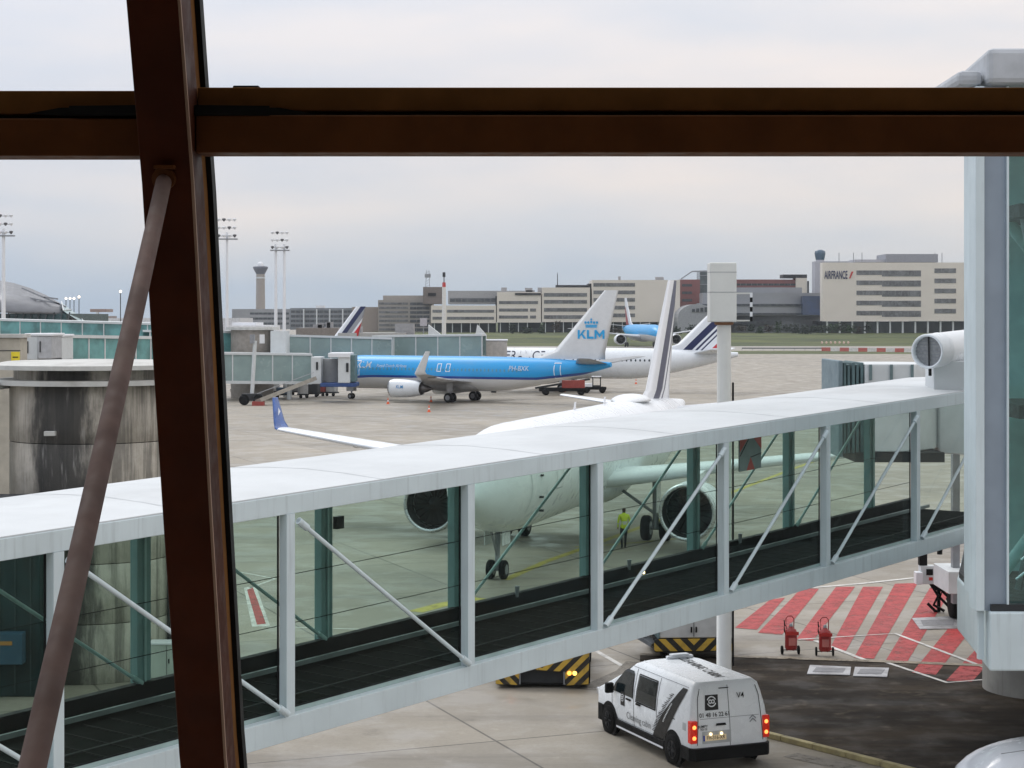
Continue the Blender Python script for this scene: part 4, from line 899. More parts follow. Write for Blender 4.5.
for i in range(26):
    z = 0.55 + i * 0.038; y = 0.93 - (z - 0.5) * 0.86 + rnd.uniform(0.0, 0.02)
    vpatch(vside, [(z, y, y + rnd.uniform(0.06, 0.22)), (z + 0.02, y, y + rnd.uniform(0.05, 0.16))], 'band_fringe', BT, van, 0.014, 1)
for i in range(14):
    z = 0.85 + i * 0.034; y = 0.42 - (z - 0.85) * 0.78
    vpatch(vside, [(z, y, y + 0.06), (z + 0.018, y, y + 0.05)], 'band_letter', WL, van, 0.018, 1)
# roof lettering and roof beacon
text('roof_lettering', 'CLEANING CABIN', 0.34, (0.20, 0.95, 1.885), (-0.12, -1, 0), (1, -0.12, 0), BT, van, 0.02, width=2.4, local=True)
MB().box(-0.05, 0.62, 2.05, 2.16, 1.88, 1.95).build('roof_beacon', WHITE, van, local=True, bevel=0.02)
MB().box(0.05, 0.5, 2.02, 2.18, 1.952, 1.99).build('beacon_cover', PLANEWHITE, van, local=True, bevel=0.015)
for x in (-0.62, 0.62): MB().box(x - 0.015, x + 0.015, -0.4, 2.1, 1.865, 1.885).build('roof_rib', VW, van, local=True)
# ---------------------------------------------------------------- hazard striped gear
def hazard(name, period=0.34, flip=0):
    t = NT(name); p = t.xyz(t.pos())
    ax = t.math('ABSOLUTE', p[0]) if flip else p[0]
    u = t.math('ADD', ax, t.math('MULTIPLY', p[2], 1.0 if not flip else -1.0))
    f = t.math('GREATER_THAN', t.math('FRACT', t.math('DIVIDE', u, period)), 0.5)
    c = t.mix(f, (0.015, 0.014, 0.013, 1), (0.60, 0.38, 0.05, 1))
    c = t.mix(t.ramp(t.noise(t.pos(), 3, 6, 0.7), 0, 0.5, 0.45, 0.7), c, (0.07, 0.055, 0.035, 1))
    t.l(c, t.b.inputs['Base Color']); t.b.inputs['Roughness'].default_value = 0.5; return t.m
HAZ = hazard('hazard stripes', 0.36, 1); HAZ2 = hazard('hazard stripes of the cabinet', 0.42, 1)
# low towbarless tug, its rear towards us
x, y = g(542, 689)
tug = thing('aircraft_tug', 'low aircraft tug with yellow and black striped rear under the bridge', 'aircraft tug', (x, y, 0), R(-3))
def panel(pts, th, name, m, par):           # flat plate from an outline in x/z at y=0, thickness th backwards
    mb = MB(); n = len(pts); vs = [(a, b, c) for a, b, c in pts] + [(a, b + th, c) for a, b, c in pts]
    mb.add(vs, [tuple(range(n)), tuple(range(n, 2 * n))[::-1]] + [(i, (i + 1) % n, n + (i + 1) % n, n + i) for i in range(n)]); return mb.build(name, m, par, local=True)
panel([(-1.22, 0, 0.12), (-0.62, 0, 0.10), (-0.60, 0, 0.46), (-0.1, 0, 0.50), (-0.1, 0, 0.66), (-0.6, 0, 0.60), (-1.22, 0, 0.30)], 0.12, 'rear_panel', HAZ, tug)
panel([(0.62, 0, 0.10), (1.22, 0, 0.14), (1.24, 0, 0.98), (0.9, 0, 0.86), (-0.09, 0, 0.62), (-0.09, 0, 0.50), (0.60, 0, 0.46)], 0.12, 'rear_panel', HAZ, tug)
MB().add([(-1.22, 0.125, 0.12), (1.22, 0.125, 0.12), (1.24, 0.125, 0.86), (-1.22, 0.125, 0.30), (-1.22, 4.6, 0.15), (1.22, 4.6, 0.15), (1.22, 4.6, 0.9), (-1.22, 4.6, 0.5)],
         [(0, 1, 2, 3), (7, 6, 5, 4), (0, 4, 5, 1), (1, 5, 6, 2), (2, 6, 7, 3), (3, 7, 4, 0)]).build('chassis', DARK, tug, local=True, bevel=0.03)
MB().box(-1.18, -0.3, 1.2, 3.9, 0.35, 0.78).build('engine_cover', WHITE, tug, local=True, bevel=0.05)
MB().box(-0.58, 0.58, 0.13, 0.9, 0.1, 0.45).build('tow_cradle', BLACK, tug, local=True)
for sx in (-1, 1):
    for yy in (0.75, 3.8): MB().lathe([(0.2, -0.13), (0.31, -0.12), (0.33, 0), (0.31, 0.12), (0.2, 0.13)], (sx * 1.13, yy, 0.33), 'X', 20).build('wheel', RUBBER, tug, local=True)
for xx, e_ in ((-0.80, (1, 0.10, 0.04, 1)), (0.72, (1, 0.35, 0.05, 1)), (0.86, (1, 0.62, 0.12, 1))):
    MB().lathe([(0.01, -0.03), (0.05, -0.02), (0.06, 0.0)], (xx, 0, 0.42), 'Y', 14).build('rear_lamp', mat('tug lamp %.2f' % xx, (1, 0.4, 0.1, 1), emit=(e_, 2.2)), tug, local=True)
for xx in (-0.58, 0.58): MB().box(xx - 0.015, xx + 0.015, -0.02, -0.003, 0.12, 0.46).build('edge_strip', GREY, tug, local=True)
# white cabinet trailer (ground power) behind the van
x, y = g(694, 660)
gp = thing('ground_power_unit', 'white two door cabinet trailer with striped skirt between bridge and van', 'ground power unit', (x, y, 0), R(4))
MB().box(-0.98, 1.12, 0.05, 2.6, 0.62, 2.0).build('cabinet', mat('pale cabinet paint', (0.55, 0.55, 0.54, 1), 0.4, dirt=0.15), gp, local=True, bevel=0.03)
MB().box(-1.14, 1.12, 0.0, 0.05, 0.26, 0.60).build('striped_skirt', HAZ2, gp, local=True)
MB().box(-1.10, 1.10, 0.06, 2.5, 0.22, 0.60).build('chassis', BLACK, gp, local=True)
MB().box(-1.05, -0.99, 0.0, 2.55, 0.62, 1.5).build('corner_post', mat('teal grey steel', (0.14, 0.2, 0.21, 1)), gp, local=True)
MB().box(-1.75, -1.3, 0.3, 1.5, 0.62, 1.35).build('side_box', WHITE, gp, local=True, bevel=0.02)
MB().box(-0.005, 0.012, 0.035, 0.048, 0.66, 1.96).build('door_gap', DARK, gp, local=True)
for xx in (-0.07, 0.07): MB().box(xx - 0.02, xx + 0.02, 0.01, 0.05, 0.78, 0.94).build('door_handle', BLACK, gp, local=True)
MB().bar((-1.1, 0.2, 0.42), (-2.1, 0.9, 0.95), 0.5, 0.10, side=(0.4, 0.9, 0)).build('tow_ramp', mat('grey ramp', (0.16, 0.17, 0.18, 1), 0.5), gp, local=True)
for xx in (-0.8, 0.85):
    for yy in (0.5, 2.1): MB().lathe([(0.1, -0.09), (0.24, -0.08), (0.26, 0), (0.24, 0.08), (0.1, 0.09)], (xx, yy, 0.26), 'X', 18).build('wheel', RUBBER, gp, local=True)
# wheeled fire extinguishers
def extinguisher(loc, rz, label):
    r = thing('fire_extinguisher', label, 'fire extinguisher', loc, rz, 'wheeled fire extinguishers by the kerb')
    MB().lathe([(0.02, 0.14), (0.15, 0.16), (0.175, 0.22), (0.175, 0.66), (0.15, 0.74), (0.07, 0.79), (0.06, 0.83)], n=24).build('cylinder', mat('dark red cylinder', (0.30, 0.015, 0.015, 1), 0.4), r, local=True)
    MB().box(-0.19, 0.19, -0.19, -0.175, 0.60, 0.70).build('clamp_band', RED, r, local=True)
    MB().box(-0.10, 0.10, -0.182, -0.176, 0.30, 0.52).build('instruction_label', mat('faded label', (0.5, 0.16, 0.14, 1)), r, local=True)
    MB().lathe([(0.05, 0.83), (0.05, 0.88), (0.02, 0.92)], n=12).build('valve', GREY, r, local=True)
    MB().tube([(-0.09, 0.14, 0.1), (-0.11, 0.14, 0.75), (-0.12, 0.16, 1.02), (-0.06, 0.17, 1.10), (0.06, 0.17, 1.10), (0.12, 0.16, 1.02), (0.11, 0.14, 0.75), (0.09, 0.14, 0.1)], 0.016, 8).build('handle', mat('dark red tube', (0.28, 0.03, 0.03, 1)), r, local=True)
    MB().tube([(-0.17, 0, 0.85), (-0.2, -0.02, 1.0), (-0.19, 0.03, 0.72), (-0.12, -0.1, 0.5)], 0.02, 8).build('hose', BLACK, r, local=True)
    MB().tube([(-0.26, 0.1, 0.13), (0.26, 0.1, 0.13)], 0.015, 6).build('axle', DARK, r, local=True)
    for sx in (-1, 1): MB().lathe([(0.03, -0.025), (0.12, -0.025), (0.13, 0), (0.12, 0.025), (0.03, 0.025)], (sx * 0.24, 0.1, 0.13), 'X', 18).build('wheel', RUBBER, r, local=True)
    return r
extinguisher(g(791, 655) + (0,), R(3), 'red wheeled fire extinguisher, nearer to the van of the two')
extinguisher(g(825, 656.5) + (0,), R(-4), 'red wheeled fire extinguisher, nearer to the red hatching of the two')
# docking guidance mast: round white pole with a square cabinet
x, y = g(724, 677); pl_x, pl_y = x, y
dm = thing('guidance_mast', 'white round mast carrying a tall square white box behind the bridge', 'mast', (x, y, 0))
CREAM = mat('cream white paint', (0.66, 0.66, 0.63, 1), 0.45, var=0.03, dirt=0.06)
MB().lathe([(0.32, 0), (0.32, 0.03), (0.205, 0.035), (0.19, 9.58)], (x, y, 0), n=28).build('pole', CREAM, dm)
MB().box(x - 0.42, x + 0.30, y - 0.36, y + 0.36, 9.64, 11.25).build('cabinet', CREAM, dm, bevel=0.03)
MB().box(x - 0.425, x + 0.305, y - 0.365, y + 0.365, 10.44, 10.455).build('cabinet_joint', GREY, dm)
MB().box(x - 0.425, x + 0.305, y - 0.365, y + 0.365, 10.98, 10.995).build('cabinet_joint', GREY, dm)
MB().lathe([(0.22, 9.56), (0.26, 9.58), (0.26, 9.64)], (x, y, 0), n=20).build('bracket', mat('rusty steel', (0.25, 0.12, 0.06, 1), 0.7), dm)
MB().box(x + 0.22, x + 0.27, y - 0.02, y + 0.04, 0.3, 8.0).build('cable_duct', BLACK, dm)
MB().box(x + 0.31, x + 0.74, y - 0.02, y + 0.02, 10.40, 10.44).build('arm', CREAM, dm)
MB().box(x + 0.31, x + 0.74, y - 0.02, y + 0.02, 9.66, 9.70).build('arm', CREAM, dm)
for k in range(6): MB().box(x + 0.70, x + 0.77, y - 0.045, y - 0.025, 9.66 + k * 0.13, 9.79 + k * 0.13 - 0.002).build('marker_band', BLACK if k % 2 == 0 else WHITE, dm)
# white round air duct with a grille on the bridge roof
c0 = P(927, 351.5, 44.9); ddir = Vector((0.60, 0.78, 0.04)).normalized()
du = thing('air_duct', 'big white round air duct with grille standing on the bridge roof end', 'air duct', (c0.x + 0.9, c0.y - 0.3, 8.0))
c1 = c0 + ddir * 2.6; a_ = ddir.cross(Vector((0, 0, 1))).normalized(); b_ = a_.cross(ddir).normalized()
ring = lambda c, r_: [c + (a_ * math.cos(t_) + b_ * math.sin(t_)) * r_ for t_ in (2 * math.pi * k / 36 for k in range(36))]
MB().loft([ring(c0 + ddir * 0.16, 0.355), ring(c0, 0.365), ring(c0 - ddir * 0.01, 0.41), ring(c0 + ddir * 0.03, 0.425), ring(c0 + ddir * 0.6, 0.425), ring(c0 + ddir * 0.62, 0.435), ring(c0 + ddir * 0.66, 0.425), ring(c1, 0.43)], caps=False).build('duct', PLANEWHITE, du)
MB().loft([ring(c0 + ddir * 0.15, 0.36), ring(c0 + ddir * 0.17, 0.36)]).build('grille', mat('grey grille', (0.30, 0.31, 0.32, 1), 0.6, var=0.2, scale=12), du)
for k in range(9):
    h = -0.32 + k * 0.08; w = math.sqrt(0.355 ** 2 - h * h)
    MB().bar(c0 + ddir * 0.13 + b_ * h - a_ * w, c0 + ddir * 0.13 + b_ * h + a_ * w, 0.012, 0.02).build('grille_slat', GREY, du)
MB().bar(c0 + ddir * 0.10 - b_ * 0.355, c0 + ddir * 0.10 + b_ * 0.355, 0.03, 0.03).build('grille_bar', DARK, du)
q = c0 + ddir * 0.9
MB().box(q.x - 0.30, q.x + 1.2, q.y - 0.35, q.y + 0.6, 7.95, q.z - 0.28).build('plinth', ROOFWHITE, du, bevel=0.02)
MB().tube([c0 + ddir * 0.15 - b_ * 0.40, c0 + ddir * 0.15 - b_ * 0.6], 0.04, 8).build('drain', BLACK, du)

# retracted jet bridge beyond the glazed one: cab with folded hood
c = P(865, 360, 56)
jb = thing('jet_bridge', 'white boarding bridge cab with dark folding hood beyond the glazed bridge', 'jet bridge', (c.x, c.y, 0), 0)
JW = mat('boarding bridge white', (0.62, 0.65, 0.66, 1), 0.45, var=0.05, dirt=0.15)
X0, X1 = (860 - 512) / F * 56, (908 - 512) / F * 56
MB().prism([(X0, 55.2), (X1, 55.2), (X1 + 1.2, 57.0), (X1, 58.2), (X0, 58.2)], 5.75, 8.38).build('cab', JW, jb, bevel=0.04)
HOOD = mat('folded hood fabric', (0.10, 0.16, 0.17, 1), 0.7, var=0.2, scale=2)
for k in range(5):
    MB().box(X0 - 0.13 * (k + 1) + 0.02, X0 - 0.13 * k - 0.02, 55.3 + (k % 2) * 0.05, 58.1, 5.7, 8.42 - (k % 2) * 0.06).build('hood_fold', HOOD, jb, bevel=0.02)
MB().box(X0 - 0.80, X0 - 0.67, 55.15, 58.2, 5.6, 8.48).build('hood_frame', mat('blue grey rubber', (0.16, 0.22, 0.25, 1), 0.6), jb, bevel=0.03)
for k in range(3): MB().box(X0 + 0.12 + 0.62 * k, X0 + 0.2 + 0.62 * k, 55.14, 55.19, 7.9, 8.36).build('bracket', mat('teal grey steel', (0.14, 0.2, 0.21, 1)), jb)
MB().prism([(X1 + 1.1, 56.6), (22, 50.2), (23.4, 52.6), (X1 + 1.0, 58.1)], 5.6, 8.2).build('tunnel', JW, jb, bevel=0.03)
MB().box(X0 + 0.4, X1 + 0.4, 55.0, 55.2, 7.42, 7.50).build('walkway_edge', BLACK, jb)
MB().box(X0 - 0.3, X1 + 0.9, 55.1, 58.1, 5.45, 5.74).build('cab_floor', DARK, jb)
lx = (940 - 512) / F * 61
MB().box(lx - 0.35, lx + 1.4, 58.3, 60.4, 1.05, 1.75).build('drive_cabinet', JW, jb, bevel=0.02)
for sx in (0, 1.7): MB().box(lx + sx, lx + sx + 0.22, 59.2, 59.5, 0.6, 5.6).build('lifting_column', GREY, jb)
for sx in (-0.2, 1.6): MB().lathe([(0.2, -0.18), (0.5, -0.17), (0.53, 0), (0.5, 0.17), (0.2, 0.18)], (lx + 0.4 + sx * 0.6, 60.0, 0.53), 'X', 24).build('wheel', RUBBER, jb)
text('number', '5', 0.34, (lx + 1.2, 58.29, 1.45), (1, 0, 0), (0, 0, 1), BT, jb, 0.03)
# cluttered service post in front of it
x, y = g(930, 612)
se = thing('service_pit_unit', 'white control box on black jointed hose frame by the red hatching', 'ground supply unit', (x, y, 0))
MB().box(x - 0.35, x + 0.15, y - 0.2, y + 0.2, 0.95, 1.55).build('control_box', JW, se, bevel=0.02)
MB().box(x - 0.52, x - 0.30, y - 0.3, y + 0.1, 0.95, 1.35).build('side_box', WHITE, se, bevel=0.02)
MB().box(x - 0.38, x - 0.12, y - 0.15, y + 0.1, 1.56, 2.6).build('screen_hood', BLACK, se, bevel=0.01)
MB().box(x - 0.17, x + 0.05, y - 0.22, y - 0.2, 1.25, 1.45).build('display', BLACK, se)
MB().box(x - 0.08, x + 0.04, y - 0.225, y - 0.203, 1.08, 1.18).build('switch', RED, se)
MB().box(x + 0.1, x + 1.2, y - 0.2, y + 0.3, 0.75, 1.0).build('cross_beam', BLACK, se)
for pts in (((0.0, 0.95), (0.25, 0.55), (0.1, 0.25), (0.45, -0.0)), ((-0.1, 0.3), (0.15, 0.05), (0.25, -0.1)), ((0.45, 0.9), (0.3, 0.5), (0.6, 0.2)), ((0.7, 0.9), (0.55, 0.45), (0.75, 0.0)), ((0.2, 0.9), (0.7, 0.4), (0.65, 0.05))):
    MB().tube([(x + a, y - 0.1, max(0.05, b)) for a, b in pts], 0.05, 8).build('hose', BLACK, se)
for sx in (0.25, 0.95): MB().box(x + sx, x + sx + 0.1, y, y + 0.1, 0.0, 0.8).build('leg', BLACK, se)
MB().tube([(x + 0.6, y + 1.2, 1.76), (x + 0.6, y + 1.2, 2.3)], 0.09, 10).build('beacon', BLACK, se)

# white vehicle roof at the lower right corner
cr = thing('parked_car', 'white car of which only the rounded roof corner shows bottom right', 'car', (10.72, 35.6, 0), R(4))
CW = mat('glossy white car paint', (0.78, 0.80, 0.85, 1), 0.2, var=0.02, spec=0.7)
rings = []; NS = 22
for i in range(NS + 1):                     # local x is the length of the car
    u = -2.25 + 4.5 * i / NS; k = abs(u) / 2.3
    top = 0.62 + 1.05 * max(0.0, 1 - k ** 2.6) ** 0.55; hw_ = 0.96 * max(0.05, 1 - k ** 5) ** 0.4; ring_ = []
    for q in range(24):
        a = 2 * math.pi * q / 24; c_, s_ = math.cos(a), math.sin(a)
        yy = hw_ * (abs(c_) ** 0.55) * (1 if c_ > 0 else -1); zz = (top - 0.75) * (max(s_, 0) ** 0.75) + 0.75 if s_ > 0 else 0.75 - 0.45 * abs(s_) ** 0.5
        ring_.append((u, yy * (1 - 0.12 * max(0, zz - 0.8)), zz))
    rings.append(ring_)
MB().loft(rings, True, True).build('body', CW, cr, local=True)
for sx in (-1, 1):
    for yy in (-1.4, 1.4): MB().lathe([(0.18, -0.1), (0.31, -0.09), (0.32, 0), (0.31, 0.09), (0.18, 0.1)], (yy, sx * 0.88, 0.32), 'Y', 20).build('wheel', RUBBER, cr, local=True)
    MB().add([(-1.3, sx * 0.955, 0.95), (1.3, sx * 0.955, 0.95), (1.0, sx * 0.905, 1.36), (-1.0, sx * 0.905, 1.36)], [(0, 1, 2, 3)]).build('side_window', VG, cr, local=True)
MB().tube([(-1.55, -0.62, 1.535), (-1.05, -0.66, 1.61), (0.9, -0.66, 1.62)], 0.008, 6).build('roof_seam', GREY, cr, local=True)

# ---------------------------------------------------------------- person in a yellow jacket, seen from behind
def person(x, y, rz, label):
    bones = [((0, 0, 0.95), 0.145, None), ((0, 0, 1.15), 0.135, 0), ((0, 0, 1.35), 0.16, 1), ((0, 0.0, 1.47), 0.075, 2), ((0, 0.01, 1.55), 0.06, 3), ((0, 0.02, 1.64), 0.10, 4), ((0, 0.01, 1.72), 0.07, 5),
             ((-0.19, 0, 1.40), 0.075, 2), ((-0.26, -0.02, 1.14), 0.055, 7), ((-0.25, 0.06, 0.90), 0.04, 8), ((-0.24, 0.08, 0.82), 0.035, 9),
             ((0.19, 0, 1.40), 0.075, 2), ((0.26, -0.02, 1.14), 0.055, 11), ((0.24, 0.07, 0.90), 0.04, 12), ((0.23, 0.09, 0.82), 0.035, 13),
             ((-0.10, 0, 0.86), 0.10, 0), ((-0.10, 0.04, 0.48), 0.07, 15), ((-0.09, -0.03, 0.08), 0.05, 16), ((-0.10, 0.10, 0.045), 0.04, 17),
             ((0.10, 0, 0.86), 0.10, 0), ((0.09, 0.08, 0.48), 0.07, 19), ((0.08, 0.10, 0.08), 0.05, 20), ((0.09, 0.23, 0.045), 0.04, 21)]
    me = bpy.data.meshes.new('body'); me.from_pydata([b[0] for b in bones], [(b[2], i) for i, b in enumerate(bones) if b[2] is not None], [])
    o = bpy.data.objects.new('body', me); COL.objects.link(o)
    sk = o.modifiers.new('skin', 'SKIN'); o.modifiers.new('sub', 'SUBSURF').levels = 1; o.modifiers['sub'].render_levels = 1
    for i, b in enumerate(bones): me.skin_vertices[0].data[i].radius = (b[1], b[1] * 0.85)
    me.skin_vertices[0].data[0].use_root = True
    dg = bpy.context.evaluated_depsgraph_get(); dg.update(); m2 = bpy.data.meshes.new_from_object(o.evaluated_get(dg)); bpy.data.objects.remove(o)
    mats = [mat('dark work trousers', (0.02, 0.022, 0.028, 1), 0.8), mat('yellow work jacket', (0.62, 0.74, 0.05, 1), 0.7, emit=None), mat('skin', (0.45, 0.25, 0.18, 1), 0.6), mat('dark hair', (0.05, 0.025, 0.018, 1), 0.8), mat('reflective tape', (0.6, 0.62, 0.6, 1), 0.4)]
    for m_ in mats: m2.materials.append(m_)
    for p_ in m2.polygons:
        z = p_.center.z; xx = abs(p_.center.x); p_.use_smooth = True; k = 0
        if z > 1.60 or (z > 1.52 and p_.center.y < 0.0): k = 3
        elif z > 1.5: k = 2
        elif xx > 0.2 and z < 0.9: k = 2
        elif z > 0.9 or (xx > 0.19 and z > 0.85): k = 1
        if k == 1 and 1.04 < z < 1.09: k = 4
        p_.material_index = k
    b_o = bpy.data.objects.new('person', m2); COL.objects.link(b_o); b_o.location = (x, y, 0); b_o.rotation_euler = (0, 0, rz)
    return tag(b_o, label, 'person')
x, y = g(624, 548.5)
person(x, y, R(12), 'person in yellow safety jacket and black trousers walking under the wing of the near airliner')

# ---------------------------------------------------------------- concrete round tower on the left
sx_, sy_ = -11.65, 51.3
def tank_material():
    t = NT('streaked concrete'); v = t.world(); p = t.xyz(v)
    c = t.mix(t.ramp(t.noise(v, 1.2, 8, 0.65), 0, 1, 0.3, 0.7), (0.36, 0.33, 0.28, 1), (0.54, 0.50, 0.44, 1))
    st1 = t.ramp(t.noise(v, 1.5, 7, 0.66, (1.6, 1.6, 0.10)), 0, 0.95, 0.47, 0.60)
    c = t.mix(t.math('MULTIPLY', st1, t.ramp(p[0], 0.1, 0.6, -13.2, -12.4)), c, (0.035, 0.033, 0.03, 1))
    # heavy black run of dirt around one side of the drum, with its own ragged edges
    w = t.math('ADD', t.math('ABSOLUTE', t.math('ADD', p[0], 11.9)), t.math('MULTIPLY', t.noise(v, 1.1, 7, 0.7, (1.5, 1.5, 0.35)), -2.0))
    w = t.ramp(w, 0.92, 0.0, -0.55, 0.10)
    c = t.mix(w, c, (0.03, 0.03, 0.03, 1))
    st2 = t.ramp(t.noise(v, 6, 8, 0.75, (1.2, 1.2, 0.06)), 0, 0.5, 0.5, 0.7); c = t.mix(st2, c, (0.07, 0.065, 0.055, 1))
    c = t.mix(t.ramp(t.noise(v, 7, 4, 0.6, (1, 1, 0.12)), 0, 0.35, 0.58, 0.74), c, (0.5, 0.49, 0.47, 1))
    t.l(c, t.b.inputs['Base Color']); t.b.inputs['Roughness'].default_value = 0.85
    b = t.n('ShaderNodeBump'); b.inputs['Strength'].default_value = 0.3; b.inputs['Distance'].default_value = 0.02; t.l(t.noise(v, 10, 6), b.inputs['Height']); t.l(b.outputs[0], t.b.inputs['Normal'])
    return t.m
TANK = tank_material(); SLAB = mat('dirty white slab', (0.52, 0.52, 0.50, 1), 0.7, var=0.08, scale=2, dirt=0.5)
tk = thing('round_tower', 'round concrete stair tower with black dirt streaks and flat white cap', 'concrete tower', (sx_, sy_, 0))
for i in range(5):
    z0 = 1.6 * i; z1 = z0 + 1.585 if i < 4 else 7.92
    MB().lathe([(2.19, z0 + 0.003), (2.21, z0 + 0.02), (2.21, z1 - 0.02), (2.19, z1)], (sx_, sy_, 0), n=72).build('drum_segment', TANK, tk)
MB().lathe([(2.17, 0.0), (2.17, 7.9)], (sx_, sy_, 0), n=48).build('core', BLACK, tk)
MB().lathe([(2.62, 7.94), (2.62, 8.08)], (sx_, sy_, 0), n=72).build('ring_slab', SLAB, tk, bevel=0.01)
MB().lathe([(2.10, 8.082), (2.10, 8.36)], (sx_, sy_, 0), n=64).build('upper_drum', TANK, tk)
MB().lathe([(2.75, 8.362), (2.75, 8.48), (2.3, 8.56), (0.02, 8.62)], (sx_, sy_, 0), n=72, smooth=False).build('cap', SLAB, tk)
MB().box(sx_ - 0.75, sx_ - 0.45, sy_ - 2.32, sy_ - 2.15, 6.62, 6.75).build('drain_spout', SLAB, tk, bevel=0.02)
MB().tube([(sx_ + 2.25, sy_ - 0.5, 0), (sx_ + 2.25, sy_ - 0.5, 7.9)], 0.07, 8).build('downpipe', DARK, tk)
# white frame and teal glass of the passage left of the tower
gf = thing('glazed_passage', 'narrow white framed glass passage at left edge beside the round tower', 'glazed passage', (-14.6, 51, 0))
MB().box(-14.05, -13.85, 49.6, 49.8, 0, 8.0).build('post', WHITE, gf)
MB().box(-18, -14.06, 49.68, 49.72, 0.1, 7.8).build('pane', mat('teal glass wall', (0.05, 0.16, 0.16, 1), 0.15), gf)
MB().box(-18, -13.8, 49.5, 53, 7.82, 8.02).build('roof', WHITE, gf)
MB().box(-18, -14.06, 49.74, 53, 0.0, 0.12).build('base', DARK, gf)
# dark service shed at the left foot of the tower
sh = thing('service_shed', 'dark teal service shed with blue box left of the round concrete tower', 'shed', (-14.5, 48, 0))
SHD = mat('dark teal boards', (0.012, 0.028, 0.03, 1), 0.6, var=0.4, scale=1.5, spec=0.2)
MB().box(-17.5, -12.15, 47.6, 48.6, 0.0, 5.0).build('wall', SHD, sh, bevel=0.03)
for k in range(8): MB().box(-15.2 + k * 0.4, -15.17 + k * 0.4, 47.57, 47.595, 0.1, 4.9).build('batten', mat('shed batten', (0.02, 0.04, 0.042, 1)), sh)
MB().box(-17.6, -12.05, 47.5, 48.7, 5.003, 5.12).build('roof', DARK, sh)
MB().box(-13.55, -12.5, 47.2, 47.58, 0.9, 1.7).build('blue_box', mat('dim blue paint', (0.015, 0.06, 0.10, 1)), sh, bevel=0.02)
for k, w in ((0, 0.55), (1, 0.2)): MB().box(-13.3, -13.3 + w, 47.18, 47.196, 1.4 - k * 0.22, 1.5 - k * 0.22).build('orange_mark', mat('dull orange', (0.35, 0.16, 0.03, 1)), sh)
# cabinet at the foot of the tower
x, y = g(162, 682)
cb = thing('electrical_cabinet', 'pale green electrical cabinet at the foot of the round concrete tower', 'electrical cabinet', (x, y, 0))
MB().box(x - 0.35, x + 0.6, y, y + 0.5, 0.1, 1.0).build('housing', mat('pale green cabinet', (0.45, 0.50, 0.45, 1), 0.5), cb, bevel=0.02)
MB().box(x - 0.37, x + 0.62, y - 0.03, y + 0.52, 1.0, 1.05).build('lid', WHITE, cb, bevel=0.01)
MB().box(x + 0.12, x + 0.13, y - 0.012, y - 0.002, 0.12, 0.98).build('door_gap', DARK, cb)
MB().box(x + 0.17, x + 0.20, y - 0.03, y - 0.002, 0.5, 0.62).build('handle', BLACK, cb)
MB().box(x - 0.3, x + 0.55, y + 0.05, y + 0.45, 0.0, 0.098).build('plinth', DARK, cb)

# ---------------------------------------------------------------- traffic cones
cone0 = None
def cone(x_, y_, label, s=0.75):
    global cone0
    a, b = g(x_, y_)
    if cone0 is None:
        r = thing('traffic_cone', label, 'traffic cone', (a, b, 0), 0, 'traffic cones around the parked aircraft')
        MB().box(-0.2, 0.2, -0.2, 0.2, 0, 0.04).build('base', ORANGE, r, local=True); MB().lathe([(0.15, 0.04), (0.10, 0.28)], n=16).build('cone_body', ORANGE, r, local=True)
        MB().lathe([(0.10, 0.282), (0.075, 0.42)], n=16).build('white_band', WHITE, r, local=True); MB().lathe([(0.075, 0.422), (0.03, s)], n=16).build('cone_tip', ORANGE, r, local=True); cone0 = r
    else:
        r = copy_tree(cone0); r.location = (a, b, 0); r['label'] = label
    return r
cone(429, 412, 'traffic cone on open concrete in front of the blue airliner engine'); cone(388, 404, 'traffic cone just left of the blue airliner engine'); cone(564, 392, 'traffic cone beneath the tail of the blue airliner')
cone(636, 384, 'traffic cone beneath the long white airliner'); 
cone(431, 402, 'traffic cone under the wing tip of the blue airliner')
# loader and tractor behind the blue tail
def dolly(x_, y_, rz, label):
    a, b = g(x_, y_); r = thing('baggage_tractor', label, 'baggage tractor', (a, b, 0), rz)
    MB().box(-1.6, 1.5, -0.7, 0.7, 0.45, 0.8).build('chassis', BLACK, r, local=True, bevel=0.04)
    MB().box(0.2, 1.5, -0.7, 0.7, 0.8, 1.25).build('bonnet', WHITE, r, local=True, bevel=0.06)
    MB().box(-0.9, 0.2, -0.66, 0.66, 0.8, 1.0).build('seat_deck', DARK, r, local=True)
    for px_ in (-0.85, 0.15):
        for py in (-0.62, 0.62): MB().box(px_ - 0.04, px_ + 0.04, py - 0.04, py + 0.04, 1.0, 2.1).build('cab_post', BLACK, r, local=True)
    MB().box(-0.95, 0.3, -0.7, 0.7, 2.1, 2.2).build('cab_roof', WHITE, r, local=True, bevel=0.03)
    for px_ in (-1.1, 0.95):
        for py in (-0.68, 0.68): MB().lathe([(0.2, -0.12), (0.38, -0.11), (0.42, 0), (0.38, 0.11), (0.2, 0.12)], (px_, py, 0.42), 'Y', 16).build('wheel', RUBBER, r, local=True)
dolly(594, 393, R(175), 'white baggage tractor behind the tail of the blue airliner')
a, b = g(566, 395); bl = thing('belt_loader', 'low red and black belt loader under the tail of the blue airliner', 'belt loader', (a, b, 0), R(5))
MB().box(-3.4, 2.6, -0.8, 0.8, 0.5, 0.95).build('chassis', BLACK, bl, local=True, bevel=0.04)
MB().bar((-3.9, 0, 0.9), (3.0, 0, 2.0), 0.9, 0.22, side=(0, 1, 0)).build('belt', DARK, bl, local=True)
MB().box(-0.6, 2.3, -0.86, -0.5, 0.9, 1.9).build('red_side', mat('dull red paint', (0.30, 0.05, 0.04, 1)), bl, local=True, bevel=0.05)
